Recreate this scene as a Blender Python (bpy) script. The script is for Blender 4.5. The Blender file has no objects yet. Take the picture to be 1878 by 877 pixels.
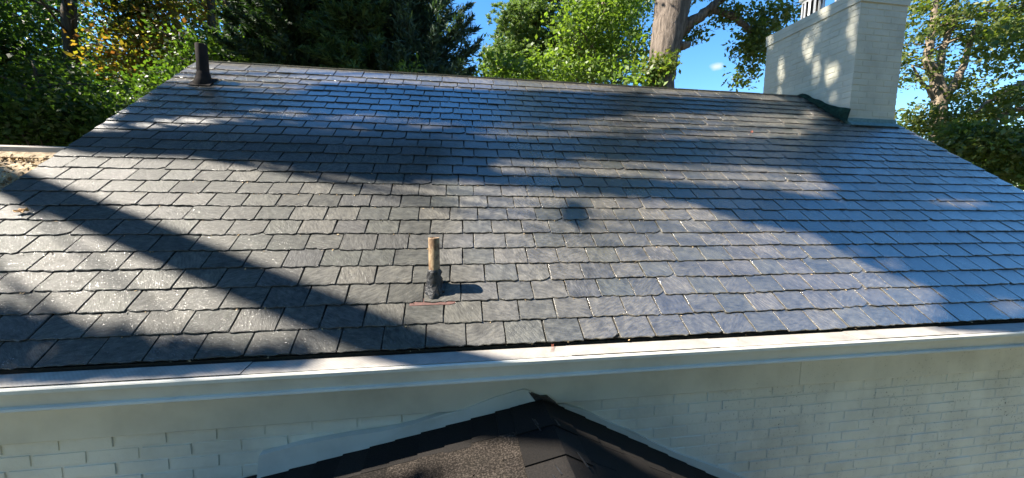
import bpy, math, random
import numpy as np
from mathutils import Matrix, Vector

# ------------------------------------------------------------------ camera, sky, sun, exposure
scene = bpy.context.scene
PW, PH, F = 1878.0, 877.0, 667.43
PITCH, YAW, ROLL = 0.1135, 0.14906, 0.01039
CAM = np.array([-0.2288, -1.7430, 0.7309])
fwd = np.array([math.sin(YAW)*math.cos(PITCH), math.cos(YAW)*math.cos(PITCH), -math.sin(PITCH)])
rgt = np.array([math.cos(YAW), -math.sin(YAW), 0.0])
upv = np.cross(rgt, fwd)
r2 = rgt*math.cos(ROLL) + upv*math.sin(ROLL)
u2 = -rgt*math.sin(ROLL) + upv*math.cos(ROLL)
cam_data = bpy.data.cameras.new('camera')
cam = bpy.data.objects.new('camera', cam_data)
scene.collection.objects.link(cam)
cam.matrix_world = Matrix(((r2[0], u2[0], -fwd[0], CAM[0]), (r2[1], u2[1], -fwd[1], CAM[1]),
                           (r2[2], u2[2], -fwd[2], CAM[2]), (0, 0, 0, 1)))
cam_data.sensor_fit = 'HORIZONTAL'
cam_data.sensor_width = 36.0
cam_data.lens = F/PW*36.0
cam_data.clip_start = 0.05
cam_data.clip_end = 2000
scene.camera = cam

SUN = np.array([-0.63, 0.02, 0.775]); SUN /= np.linalg.norm(SUN)
SUN_EL = math.asin(SUN[2]); SUN_AZ = math.atan2(SUN[0], SUN[1])
world = bpy.data.worlds.new('World'); scene.world = world; world.use_nodes = True
wn, wl = world.node_tree.nodes, world.node_tree.links
wn.clear()
w_out = wn.new('ShaderNodeOutputWorld'); w_bg = wn.new('ShaderNodeBackground')
sky = wn.new('ShaderNodeTexSky'); sky.sky_type = 'NISHITA'; sky.sun_disc = False
sky.sun_elevation = SUN_EL; sky.sun_rotation = SUN_AZ
sky.air_density = 1.0; sky.dust_density = 0.1; sky.ozone_density = 3.0
w_bg.inputs['Strength'].default_value = 0.086
w_hs = wn.new('ShaderNodeHueSaturation'); w_hs.inputs['Saturation'].default_value = 1.28
wl.new(sky.outputs[0], w_hs.inputs['Color'])
w_geo = wn.new('ShaderNodeTexCoord'); w_sub = wn.new('ShaderNodeVectorMath'); w_sub.operation = 'SUBTRACT'
cd = r2*((1314-PW/2)/F) - u2*((122-PH/2)/F) + fwd; cd /= np.linalg.norm(cd)
w_sub.inputs[1].default_value = tuple(cd); wl.new(w_geo.outputs['Generated'], w_sub.inputs[0])
w_sc = wn.new('ShaderNodeVectorMath'); w_sc.operation = 'MULTIPLY'; w_sc.inputs[1].default_value = (60, 60, 110); wl.new(w_sub.outputs[0], w_sc.inputs[0])
w_ln = wn.new('ShaderNodeVectorMath'); w_ln.operation = 'LENGTH'; wl.new(w_sc.outputs[0], w_ln.inputs[0])
w_nz = wn.new('ShaderNodeTexNoise'); w_nz.inputs['Scale'].default_value = 60; w_nz.inputs['Detail'].default_value = 4; wl.new(w_geo.outputs['Generated'], w_nz.inputs['Vector'])
w_ad = wn.new('ShaderNodeMath'); w_ad.operation = 'ADD'; wl.new(w_ln.outputs['Value'], w_ad.inputs[0]); wl.new(w_nz.outputs[0], w_ad.inputs[1])
w_mr = wn.new('ShaderNodeMapRange'); w_mr.inputs['From Min'].default_value = 1.5; w_mr.inputs['From Max'].default_value = 0.6; w_mr.inputs['To Max'].default_value = 0.7; wl.new(w_ad.outputs[0], w_mr.inputs['Value'])
w_mx = wn.new('ShaderNodeMix'); w_mx.data_type = 'RGBA'; wl.new(w_mr.outputs[0], w_mx.inputs[0]); wl.new(w_hs.outputs[0], w_mx.inputs[6]); w_mx.inputs[7].default_value = (3.4, 3.5, 3.9, 1)
wl.new(w_mx.outputs[2], w_bg.inputs['Color']); wl.new(w_bg.outputs[0], w_out.inputs['Surface'])
sun_data = bpy.data.lights.new('sun', 'SUN'); sun_data.energy = 5.0; sun_data.angle = math.radians(0.53)
sun_data.color = (1.0, 0.92, 0.80)
sun_ob = bpy.data.objects.new('sun', sun_data); scene.collection.objects.link(sun_ob)
sun_ob.rotation_euler = Vector(SUN).to_track_quat('Z', 'Y').to_euler()
sun_ob.location = (-20, 0, 25)
scene.view_settings.view_transform = 'Standard'; scene.view_settings.look = 'None'
scene.view_settings.gamma = 1.0; scene.view_settings.use_curve_mapping = False
scene.view_settings.exposure = 1.95
scene.cycles.max_bounces = 8; scene.cycles.transparent_max_bounces = 8

# ------------------------------------------------------------------ measured geometry of the house
RP = 0.6442                      # roof pitch
CP, SP = math.cos(RP), math.sin(RP)
EXPO, SLW, X0 = 0.1377, 0.2021, -2.0086   # slate exposure, slate width, phase
XL, XR, SR = -3.056, 5.384, 3.645         # rake lines, ridge slope length
YW, Z0, BL, BC, XB = 0.06, -0.4331, 0.2135, 0.0678, 0.5542
GROUND = -3.0

def ray(px, py):
    return r2*((px-PW/2)/F) - u2*((py-PH/2)/F) + fwd
def at_y(px, py, Y):
    d = ray(px, py); return CAM + d*((Y-CAM[1])/d[1])
def at_x(px, py, X):
    d = ray(px, py); return CAM + d*((X-CAM[0])/d[0])
def at_d(px, py, dist):          # distance measured along the view axis
    return CAM + ray(px, py)*dist
RN = np.array([0, -SP, CP])
def roof_us(px, py):             # photo pixel -> (x along eave, distance up the slope)
    d = ray(px, py); P = CAM - d*((RN@CAM)/(RN@d)); return P[0], P[1]/CP
def roof_pt(u, s, n=0.0):
    return np.array([u, s*CP, s*SP]) + RN*n
def project(P):
    v = np.asarray(P, float) - CAM; z = v@fwd
    return PW/2 + F*(v@r2)/z, PH/2 - F*(v@u2)/z, z

# ------------------------------------------------------------------ helpers
COL = scene.collection
def mesh_obj(name, verts, faces, mats, parent=None, smooth=False, midx=None):
    me = bpy.data.meshes.new(name)
    me.from_pydata([tuple(map(float, v)) for v in verts], [], faces)
    for m in (mats if isinstance(mats, (list, tuple)) else [mats]): me.materials.append(m)
    if midx is not None: me.polygons.foreach_set('material_index', midx)
    if smooth: me.polygons.foreach_set('use_smooth', [True]*len(me.polygons))
    me.update()
    return link(bpy.data.objects.new(name, me), parent)
def link(o, parent=None):
    COL.objects.link(o)
    if parent is not None:
        o.parent = parent
        if parent.type == 'EMPTY': o.matrix_parent_inverse = Matrix.Translation(-parent.location)
    return o
def thing(name, label, cat, loc, group=None):
    e = bpy.data.objects.new(name, None); COL.objects.link(e); e.location = [float(c) for c in loc]
    e.empty_display_size = 0.3
    return tag(e, label, cat, group)
def tag(o, label, cat, group=None, kind=None):
    if label: o['label'] = label
    if cat: o['category'] = cat
    if group: o['group'] = group
    if kind: o['kind'] = kind
    return o
class MB:
    def __init__(s): s.v = []; s.f = []; s.m = []
    def add(s, v, f, m=0):
        b = len(s.v); s.v += [tuple(map(float, p)) for p in v]; s.f += [tuple(i+b for i in q) for q in f]; s.m += [m]*len(f)
    def box(s, a, b, m=0):
        x0, y0, z0 = a; x1, y1, z1 = b
        s.add([(x0,y0,z0),(x1,y0,z0),(x1,y1,z0),(x0,y1,z0),(x0,y0,z1),(x1,y0,z1),(x1,y1,z1),(x0,y1,z1)],
              [(3,2,1,0),(4,5,6,7),(0,1,5,4),(1,2,6,5),(2,3,7,6),(3,0,4,7)], m)
    def prism_x(s, prof, xa, xb, m=0, closed=True):
        n = len(prof); v = [(xa, y, z) for y, z in prof] + [(xb, y, z) for y, z in prof]
        f = [(i, (i+1) % n, n+(i+1) % n, n+i) for i in range(n if closed else n-1)]
        if closed: f += [tuple(range(n))[::-1], tuple(range(n, 2*n))]
        s.add(v, f, m)
    def tube(s, pts, rad, sides=8, jit=0.0, rng=None, cap=True, m=0):
        pts = [np.asarray(p, float) for p in pts]; rings = []; ref = np.array([0.31, 0.87, 0.12])
        for i, p in enumerate(pts):
            t = pts[min(i+1, len(pts)-1)] - pts[max(i-1, 0)]; t = t/(np.linalg.norm(t)+1e-9)
            a = np.cross(t, ref); a /= np.linalg.norm(a)+1e-9; b = np.cross(t, a); ring = []
            for k in range(sides):
                th = 2*math.pi*k/sides; r = rad[i]*(1+(rng.uniform(-jit, jit) if rng and jit else 0))
                ring.append(p + a*math.cos(th)*r + b*math.sin(th)*r)
            rings.append(ring)
        v = [q for rr in rings for q in rr]; f = []
        for i in range(len(pts)-1):
            for k in range(sides):
                k2 = (k+1) % sides; f.append((i*sides+k, i*sides+k2, (i+1)*sides+k2, (i+1)*sides+k))
        if cap: f.append(tuple(range(sides))[::-1]); f.append(tuple(range((len(pts)-1)*sides, len(pts)*sides)))
        s.add(v, f, m)
    def build(s, name, mats, parent=None, smooth=False):
        return mesh_obj(name, s.v, s.f, mats, parent, smooth, s.m)
def fast_quads(name, V, mats, parent=None):
    n = len(V)//4; me = bpy.data.meshes.new(name)
    me.vertices.add(n*4); me.loops.add(n*4); me.polygons.add(n)
    me.vertices.foreach_set('co', np.ascontiguousarray(V, dtype=np.float32).ravel())
    me.loops.foreach_set('vertex_index', np.arange(n*4, dtype=np.int32))
    me.polygons.foreach_set('loop_start', np.arange(0, n*4, 4, dtype=np.int32))
    me.polygons.foreach_set('loop_total', np.full(n, 4, dtype=np.int32))
    me.materials.append(mats); me.update(calc_edges=True); me.validate()
    return link(bpy.data.objects.new(name, me), parent)

# ------------------------------------------------------------------ materials
def new_mat(name):
    m = bpy.data.materials.new(name); m.use_nodes = True
    n, l = m.node_tree.nodes, m.node_tree.links
    return m, n, l, n['Principled BSDF']
def nd(n, typ, **kw):
    o = n.new(typ)
    for k, v in kw.items():
        if k in o.inputs.keys(): o.inputs[k].default_value = v
        else: setattr(o, k, v)
    return o
def ramp(n, stops, interp='LINEAR'):
    r = n.new('ShaderNodeValToRGB'); r.color_ramp.interpolation = interp
    e = r.color_ramp.elements
    while len(e) > 1: e.remove(e[-1])
    e[0].position = stops[0][0]; e[0].color = (*stops[0][1], 1)
    for p, c in stops[1:]:
        k = e.new(p); k.color = (*c, 1)
    return r
def mixc(n, l, fac, a, b, mode='MIX'):
    x = n.new('ShaderNodeMix'); x.data_type = 'RGBA'; x.blend_type = mode
    for s, v in ((0, fac), (6, a), (7, b)):
        if hasattr(v, 'links'): l.new(v, x.inputs[s])
        elif s == 0: x.inputs[0].default_value = v
        else: x.inputs[s].default_value = (*v, 1)
    return x.outputs[2]
def mth(n, l, op, a, b=0.0, clamp=False):
    x = n.new('ShaderNodeMath'); x.operation = op; x.use_clamp = clamp
    for i, v in ((0, a), (1, b)):
        if hasattr(v, 'links'): l.new(v, x.inputs[i])
        else: x.inputs[i].default_value = v
    return x.outputs[0]
def rand01(n, l):
    oi = n.new('ShaderNodeObjectInfo'); ge = n.new('ShaderNodeNewGeometry')
    return mth(n, l, 'FRACT', mth(n, l, 'ADD', oi.outputs['Random'], ge.outputs['Random Per Island'])), ge

def slate_material(name, edge=False):
    m, n, l, b = new_mat(name)
    r, ge = rand01(n, l)
    vr = nd(n, 'ShaderNodeVectorRotate', rotation_type='X_AXIS'); vr.inputs['Angle'].default_value = -RP
    l.new(ge.outputs['Position'], vr.inputs['Vector'])
    v2 = nd(n, 'ShaderNodeVectorRotate', rotation_type='Z_AXIS'); l.new(vr.outputs[0], v2.inputs['Vector'])
    l.new(mth(n, l, 'MULTIPLY', mth(n, l, 'SUBTRACT', r, 0.35), 2.2), v2.inputs['Angle'])
    off = n.new('ShaderNodeCombineXYZ')
    l.new(mth(n, l, 'MULTIPLY', r, 37.0), off.inputs[0]); l.new(mth(n, l, 'MULTIPLY', r, 91.0), off.inputs[1])
    va = nd(n, 'ShaderNodeVectorMath', operation='ADD'); l.new(v2.outputs[0], va.inputs[0]); l.new(off.outputs[0], va.inputs[1])
    st = nd(n, 'ShaderNodeVectorMath', operation='MULTIPLY'); st.inputs[1].default_value = (0.28, 1.0, 1.0)
    l.new(va.outputs[0], st.inputs[0])
    grain = nd(n, 'ShaderNodeTexNoise', Scale=85.0, Detail=7.0, Roughness=0.66); l.new(st.outputs[0], grain.inputs['Vector'])
    lump = nd(n, 'ShaderNodeTexNoise', Scale=17.0, Detail=3.0, Roughness=0.5, Distortion=0.8); l.new(va.outputs[0], lump.inputs['Vector'])
    fine = nd(n, 'ShaderNodeTexNoise', Scale=260.0, Detail=3.0, Roughness=0.6); l.new(va.outputs[0], fine.inputs['Vector'])
    base = ramp(n, [(0.0, (0.070, 0.070, 0.064)), (0.12, (0.138, 0.131, 0.118)), (0.25, (0.108, 0.104, 0.095)), (0.4, (0.086, 0.087, 0.079)), (0.5, (0.126, 0.120, 0.109)), (0.62, (0.110, 0.105, 0.101)), (0.75, (0.098, 0.100, 0.089)), (0.88, (0.146, 0.136, 0.120)), (1.0, (0.086, 0.085, 0.085))])
    l.new(r, base.inputs[0])
    tone = ramp(n, [(0.25, (0.62, 0.62, 0.62)), (0.5, (1, 1, 1)), (0.75, (1.28, 1.26, 1.22))]); l.new(lump.outputs[0], tone.inputs[0])
    c = mixc(n, l, 1.0, base.outputs[0], tone.outputs[0], 'MULTIPLY')
    g2 = ramp(n, [(0.32, (0.42, 0.42, 0.42)), (0.5, (0.95, 0.95, 0.95)), (0.68, (1.45, 1.45, 1.45))]); l.new(grain.outputs[0], g2.inputs[0])
    c = mixc(n, l, 0.8, c, g2.outputs[0], 'MULTIPLY')
    sp = ramp(n, [(0.70, (0, 0, 0)), (0.78, (1, 1, 1))]); l.new(fine.outputs[0], sp.inputs[0])
    c = mixc(n, l, mth(n, l, 'MULTIPLY', sp.outputs[0], 0.5), c, (0.42, 0.41, 0.38))
    if edge:
        c = mixc(n, l, mth(n, l, 'MULTIPLY', g2.outputs[0], 0.08), c, (0.30, 0.28, 0.25))
    rr = ramp(n, [(0.3, (0.10,)*3), (0.55, (0.15,)*3), (0.8, (0.28,)*3)]); l.new(lump.outputs[0], rr.inputs[0])
    # lower left darkened and dulled in the material to offset sun glare; glassy flecks
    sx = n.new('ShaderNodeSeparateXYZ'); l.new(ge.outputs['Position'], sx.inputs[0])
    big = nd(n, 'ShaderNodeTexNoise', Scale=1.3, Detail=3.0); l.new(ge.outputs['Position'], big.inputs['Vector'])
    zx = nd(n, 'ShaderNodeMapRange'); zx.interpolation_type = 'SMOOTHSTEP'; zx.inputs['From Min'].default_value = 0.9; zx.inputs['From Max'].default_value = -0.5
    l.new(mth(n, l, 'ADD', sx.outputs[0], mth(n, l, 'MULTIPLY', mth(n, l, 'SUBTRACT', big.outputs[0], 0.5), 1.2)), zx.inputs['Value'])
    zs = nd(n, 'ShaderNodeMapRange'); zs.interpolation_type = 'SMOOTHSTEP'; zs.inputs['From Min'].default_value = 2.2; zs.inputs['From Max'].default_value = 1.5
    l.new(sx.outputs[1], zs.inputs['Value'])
    dry = mth(n, l, 'MULTIPLY', zx.outputs[0], zs.outputs[0])  # dry: mask of the zone toned down against sun glare
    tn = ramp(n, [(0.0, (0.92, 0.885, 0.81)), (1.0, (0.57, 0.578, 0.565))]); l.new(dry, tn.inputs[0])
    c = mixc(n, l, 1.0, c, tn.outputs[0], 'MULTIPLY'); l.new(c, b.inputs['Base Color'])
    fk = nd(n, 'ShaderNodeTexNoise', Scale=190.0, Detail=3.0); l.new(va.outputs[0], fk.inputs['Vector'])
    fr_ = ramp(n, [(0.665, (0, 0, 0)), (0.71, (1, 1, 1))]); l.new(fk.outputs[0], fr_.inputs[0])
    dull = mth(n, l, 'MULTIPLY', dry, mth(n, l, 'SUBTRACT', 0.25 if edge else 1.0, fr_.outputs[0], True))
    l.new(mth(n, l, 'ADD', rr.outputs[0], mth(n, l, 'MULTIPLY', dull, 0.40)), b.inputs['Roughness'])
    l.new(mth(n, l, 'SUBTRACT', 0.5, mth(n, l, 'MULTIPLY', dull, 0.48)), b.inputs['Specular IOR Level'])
    b.inputs['IOR'].default_value = 3.0 if not edge else 1.3
    h = mth(n, l, 'ADD', mth(n, l, 'MULTIPLY', grain.outputs[0], 0.85), mth(n, l, 'ADD', mth(n, l, 'MULTIPLY', lump.outputs[0], 0.22), mth(n, l, 'MULTIPLY', fine.outputs[0], 0.12)))
    bp = nd(n, 'ShaderNodeBump', Strength=0.65, Distance=0.0058 if not edge else 0.012); l.new(h, bp.inputs['Height']); l.new(bp.outputs[0], b.inputs['Normal'])
    return m

def butt_material():  # near-black colour puts the shadow under each slate edge into the butt face
    return noise_material('slate_butt_shade', [(0.3, (0.012, 0.012, 0.011)), (0.7, (0.045, 0.043, 0.040))], 60, 0.75, 0.006)

def paint_material(name, col, dirt=0.0, bump=0.003, rough=0.5, scale=30.0, dirt_x=None):
    m, n, l, b = new_mat(name)
    r, ge = rand01(n, l)
    big = nd(n, 'ShaderNodeTexNoise', Scale=3.0, Detail=5.0, Roughness=0.6); l.new(ge.outputs['Position'], big.inputs['Vector'])
    sm = nd(n, 'ShaderNodeTexNoise', Scale=scale, Detail=5.0, Roughness=0.6); l.new(ge.outputs['Position'], sm.inputs['Vector'])
    t = ramp(n, [(0.3, tuple(c*0.80 for c in col)), (0.55, col), (0.8, tuple(min(1, c*1.07) for c in col))]); l.new(big.outputs[0], t.inputs[0])
    c = t.outputs[0]
    rv = ramp(n, [(0.0, (0.96,)*3), (1.0, (1.03,)*3)]); l.new(r, rv.inputs[0]); c = mixc(n, l, 1.0, c, rv.outputs[0], 'MULTIPLY')
    if dirt > 0:
        sk = nd(n, 'ShaderNodeTexNoise', Scale=70.0, Detail=4.0, Roughness=0.7); l.new(ge.outputs['Position'], sk.inputs['Vector'])
        pr = nd(n, 'ShaderNodeTexNoise', Scale=2.6, Detail=3.0, Roughness=0.6)
        stv = nd(n, 'ShaderNodeVectorMath', operation='MULTIPLY'); stv.inputs[1].default_value = (1.6, 1.6, 0.45)
        l.new(ge.outputs['Position'], stv.inputs[0]); l.new(stv.outputs[0], pr.inputs['Vector'])
        f1 = ramp(n, [(0.61, (0, 0, 0)), (0.67, (1, 1, 1))]); l.new(sk.outputs[0], f1.inputs[0])
        f2 = ramp(n, [(0.42, (0, 0, 0)), (0.62, (1, 1, 1))]); l.new(pr.outputs[0], f2.inputs[0])
        f = mth(n, l, 'MULTIPLY', f1.outputs[0], f2.outputs[0])
        grime = mth(n, l, 'MULTIPLY', f2.outputs[0], 0.14)
        if dirt_x is not None:
            sx = n.new('ShaderNodeSeparateXYZ'); l.new(ge.outputs['Position'], sx.inputs[0])
            mr = nd(n, 'ShaderNodeMapRange'); l.new(sx.outputs[0], mr.inputs['Value'])
            mr.inputs['From Min'].default_value = dirt_x[0]; mr.inputs['From Max'].default_value = dirt_x[1]
            f = mth(n, l, 'MULTIPLY', f, mr.outputs[0]); grime = mth(n, l, 'MULTIPLY', grime, mr.outputs[0])
        c = mixc(n, l, grime, c, (0.22, 0.21, 0.18))
        c = mixc(n, l, mth(n, l, 'MULTIPLY', f, dirt), c, (0.035, 0.035, 0.03))
    l.new(c, b.inputs['Base Color']); b.inputs['Roughness'].default_value = rough
    bp = nd(n, 'ShaderNodeBump', Strength=0.5, Distance=bump); l.new(sm.outputs[0], bp.inputs['Height']); l.new(bp.outputs[0], b.inputs['Normal'])
    return m

def noise_material(name, stops, scale, rough=0.8, bump=0.01, stretch=(1, 1, 1), detail=6.0, metallic=0.0, per_piece=0.0):
    m, n, l, b = new_mat(name)
    r, ge = rand01(n, l)
    st = nd(n, 'ShaderNodeVectorMath', operation='MULTIPLY'); st.inputs[1].default_value = stretch; l.new(ge.outputs['Position'], st.inputs[0])
    t = nd(n, 'ShaderNodeTexNoise', Scale=scale, Detail=detail, Roughness=0.65); l.new(st.outputs[0], t.inputs['Vector'])
    rp = ramp(n, stops); l.new(t.outputs[0], rp.inputs[0]); c = rp.outputs[0]
    if per_piece:
        rv = ramp(n, [(0.0, (1-per_piece,)*3), (1.0, (1+per_piece,)*3)]); l.new(r, rv.inputs[0]); c = mixc(n, l, 1.0, c, rv.outputs[0], 'MULTIPLY')
    l.new(c, b.inputs['Base Color']); b.inputs['Roughness'].default_value = rough; b.inputs['Metallic'].default_value = metallic
    bp = nd(n, 'ShaderNodeBump', Strength=0.7, Distance=bump); l.new(t.outputs[0], bp.inputs['Height']); l.new(bp.outputs[0], b.inputs['Normal'])
    return m

def leaf_material(name, cols, trans=0.45, rough=0.5):
    m, n, l, b = new_mat(name)
    r, ge = rand01(n, l)
    rp = ramp(n, [(i/(len(cols)-1), c) for i, c in enumerate(cols)]); l.new(r, rp.inputs[0])
    l.new(rp.outputs[0], b.inputs['Base Color']); b.inputs['Roughness'].default_value = rough
    tr = n.new('ShaderNodeBsdfTranslucent')
    tc = mixc(n, l, 1.0, rp.outputs[0], (1.5, 1.6, 0.55), 'MULTIPLY'); l.new(tc, tr.inputs[0])
    mx = n.new('ShaderNodeMixShader'); mx.inputs[0].default_value = trans
    l.new(b.outputs[0], mx.inputs[1]); l.new(tr.outputs[0], mx.inputs[2])
    l.new(mx.outputs[0], n['Material Output'].inputs['Surface'])
    return m

M = {}
M['slate'] = slate_material('slate'); M['slate_edge'] = slate_material('slate_edge', True); M['slate_butt_shade'] = butt_material()
WHITE = (0.70, 0.685, 0.61)
M['brick'] = paint_material('painted_brick', WHITE, dirt=0.9, bump=0.004, rough=0.55, scale=55, dirt_x=(0.9, 1.6))
M['mortar'] = paint_material('painted_mortar', WHITE, dirt=0.9, bump=0.005, rough=0.6, scale=40, dirt_x=(0.9, 1.6))
M['chimney'] = paint_material('painted_chimney', (0.54, 0.525, 0.425), bump=0.004, rough=0.55, scale=45)
M['trim'] = paint_material('painted_trim', (0.64, 0.625, 0.55), dirt=0.8, bump=0.0006, rough=0.4, scale=14, dirt_x=(0.8, 3.2))
M['gutter'] = paint_material('gutter_enamel', (0.68, 0.665, 0.59), dirt=0.6, bump=0.0004, rough=0.5, scale=10, dirt_x=(2.0, 3.6))
M['plate'] = paint_material('painted_flashing', (0.58, 0.60, 0.575), bump=0.006, rough=0.42, scale=12)
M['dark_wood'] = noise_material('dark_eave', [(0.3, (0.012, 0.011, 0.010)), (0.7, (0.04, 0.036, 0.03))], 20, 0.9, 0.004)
M['tar'] = noise_material('black_tar', [(0.3, (0.010, 0.010, 0.011)), (0.75, (0.035, 0.033, 0.032))], 45, 0.38, 0.012)
M['pipe_rust'] = noise_material('weathered_pipe', [(0.30, (0.05, 0.026, 0.015)), (0.45, (0.17, 0.10, 0.05)), (0.58, (0.30, 0.22, 0.125)), (0.68, (0.11, 0.055, 0.03)), (0.8, (0.22, 0.16, 0.10))], 24, 0.75, 0.005, (1, 1, 0.7))
M['pipe_dark'] = noise_material('dark_pipe', [(0.3, (0.010, 0.008, 0.008)), (0.7, (0.034, 0.023, 0.018))], 22, 0.8, 0.004, (1, 1, 0.4))
M['rust'] = noise_material('red_strip', [(0.3, (0.05, 0.020, 0.015)), (0.7, (0.13, 0.055, 0.042))], 40, 0.7, 0.002)
M['copper'] = noise_material('green_flashing', [(0.3, (0.004, 0.012, 0.008)), (0.55, (0.010, 0.034, 0.023)), (0.8, (0.03, 0.08, 0.06))], 18, 0.85, 0.02)
M['verdigris'] = noise_material('pale_green_flashing', [(0.3, (0.05, 0.12, 0.11)), (0.7, (0.15, 0.24, 0.22))], 22, 0.55, 0.008)
M['steel'] = noise_material('galvanised_steel', [(0.3, (0.35, 0.36, 0.37)), (0.7, (0.55, 0.56, 0.57))], 14, 0.45, 0.001, metallic=0.45)
M['shingle'] = noise_material('brown_shingle', [(0.36, (0.005, 0.004, 0.003)), (0.5, (0.011, 0.009, 0.007)), (0.62, (0.042, 0.034, 0.028)), (0.72, (0.010, 0.008, 0.007))], 130, 0.85, 0.004, per_piece=0.65)
M['shingle_dark'] = noise_material('black_shingle', [(0.3, (0.006, 0.006, 0.006)), (0.7, (0.018, 0.015, 0.013))], 160, 0.7, 0.004, per_piece=0.35)
M['wing'] = noise_material('littered_roof', [(0.3, (0.12, 0.085, 0.05)), (0.5, (0.33, 0.245, 0.15)), (0.7, (0.47, 0.37, 0.24))], 16, 0.9, 0.03)
M['litter'] = noise_material('dry_litter', [(0.3, (0.16, 0.10, 0.05)), (0.55, (0.40, 0.28, 0.14)), (0.75, (0.52, 0.40, 0.24))], 9, 0.85, 0.002, per_piece=0.5)
M['ridge_board'] = noise_material('weathered_board', [(0.3, (0.16, 0.14, 0.115)), (0.7, (0.28, 0.25, 0.21))], 14, 0.8, 0.004, (0.3, 1, 1))
M['ground'] = noise_material('lawn', [(0.3, (0.05, 0.05, 0.03)), (0.55, (0.10, 0.10, 0.065)), (0.75, (0.16, 0.13, 0.09))], 1.6, 0.95, 0.05)
M['bark_oak'] = noise_material('oak_bark', [(0.30, (0.035, 0.027, 0.021)), (0.48, (0.12, 0.094, 0.074)), (0.68, (0.23, 0.185, 0.148))], 9, 0.9, 0.06, (1.6, 1.6, 0.22), 8)
M['bark_dark'] = noise_material('dark_bark', [(0.3, (0.03, 0.025, 0.02)), (0.7, (0.11, 0.09, 0.07))], 9, 0.9, 0.04, (1.5, 1.5, 0.25))
M['bark_tan'] = noise_material('tan_bark', [(0.3, (0.09, 0.07, 0.05)), (0.7, (0.27, 0.21, 0.15))], 8, 0.9, 0.04, (1.5, 1.5, 0.3))
M['lf_dark'] = leaf_material('leaf_dark', [(0.022, 0.052, 0.013), (0.045, 0.09, 0.02), (0.08, 0.135, 0.03), (0.03, 0.07, 0.017)])
M['lf_mid'] = leaf_material('leaf_mid', [(0.035, 0.08, 0.018), (0.07, 0.13, 0.025), (0.10, 0.16, 0.03), (0.05, 0.10, 0.02)])
M['lf_autumn'] = leaf_material('leaf_autumn', [(0.10, 0.14, 0.025), (0.20, 0.20, 0.035), (0.28, 0.17, 0.04), (0.13, 0.17, 0.025), (0.30, 0.11, 0.05), (0.16, 0.20, 0.03)])
M['lf_bright'] = leaf_material('leaf_bright', [(0.08, 0.14, 0.03), (0.13, 0.20, 0.04), (0.17, 0.24, 0.05), (0.09, 0.16, 0.03)])
M['lf_oak'] = leaf_material('leaf_oak', [(0.04, 0.075, 0.02), (0.10, 0.14, 0.03), (0.16, 0.18, 0.04), (0.06, 0.10, 0.025), (0.20, 0.20, 0.06)])
M['nd_dark'] = leaf_material('needle_dark', [(0.010, 0.026, 0.010), (0.022, 0.052, 0.018), (0.045, 0.085, 0.028), (0.018, 0.042, 0.02)], 0.25, 0.75)
M['nd_mid'] = leaf_material('needle_mid', [(0.02, 0.05, 0.018), (0.05, 0.10, 0.03), (0.09, 0.15, 0.045), (0.035, 0.075, 0.03)], 0.3, 0.75)
M['nd_cedar'] = leaf_material('needle_cedar', [(0.022, 0.05, 0.034), (0.045, 0.085, 0.052), (0.07, 0.115, 0.065)], 0.2, 0.75)
M['nd_pine'] = leaf_material('needle_pine', [(0.09, 0.15, 0.05), (0.14, 0.21, 0.07), (0.18, 0.25, 0.08), (0.07, 0.13, 0.045)], 0.35)
for k_ in ('shingle', 'shingle_dark', 'pipe_dark', 'copper'): M[k_].node_tree.nodes['Principled BSDF'].inputs['Specular IOR Level'].default_value = 0.15
m, n, l, b = new_mat('gutter_mesh')          # fine perforated guard
_, ge = rand01(n, l)
wv = nd(n, 'ShaderNodeTexWave', Scale=38.0, Distortion=0.4, bands_direction='DIAGONAL'); l.new(ge.outputs['Position'], wv.inputs['Vector'])
nz = nd(n, 'ShaderNodeTexNoise', Scale=9.0, Detail=6.0, Roughness=0.7); l.new(ge.outputs['Position'], nz.inputs['Vector'])
ca = ramp(n, [(0.3, (0.20, 0.185, 0.165)), (0.55, (0.30, 0.278, 0.25)), (0.75, (0.37, 0.35, 0.315))]); l.new(nz.outputs[0], ca.inputs[0])
l.new(mixc(n, l, mth(n, l, 'MULTIPLY', wv.outputs[1], 0.28), ca.outputs[0], (0.16, 0.15, 0.14)), b.inputs['Base Color'])
b.inputs['Roughness'].default_value = 0.5; M['guard'] = m
m, n, l, b = new_mat('dry_leaf'); b.inputs['Base Color'].default_value = (0.45, 0.24, 0.07, 1); b.inputs['Roughness'].default_value = 0.6; M['dry_leaf'] = m
m, n, l, b = new_mat('red_leaf'); b.inputs['Base Color'].default_value = (0.30, 0.09, 0.05, 1); b.inputs['Roughness'].default_value = 0.6; M['red_leaf'] = m
m, n, l, b = new_mat('cable'); b.inputs['Base Color'].default_value = (0.25, 0.25, 0.25, 1); b.inputs['Roughness'].default_value = 0.5; M['cable'] = m

# ------------------------------------------------------------------ ground
g = MB(); N = 40; ext = 300.0
gx = [(-1+2*i/N) for i in range(N+1)]
V = [(ext*math.copysign(abs(a)**2, a), ext*math.copysign(abs(c)**2, c), GROUND) for c in gx for a in gx]
g.add(V, [(j*(N+1)+i, j*(N+1)+i+1, (j+1)*(N+1)+i+1, (j+1)*(N+1)+i) for j in range(N) for i in range(N)])
ground = g.build('ground', M['ground']); ground['kind'] = 'structure'

# ------------------------------------------------------------------ the house
house = thing('brick_house', 'painted brick house with dark slate roof, white gutter and broad white brick chimney', 'house', (1.16, 3.0, GROUND))
YB = 2*SR*CP - YW                # rear wall plane
RZ = SR*SP                       # ridge height

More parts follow.
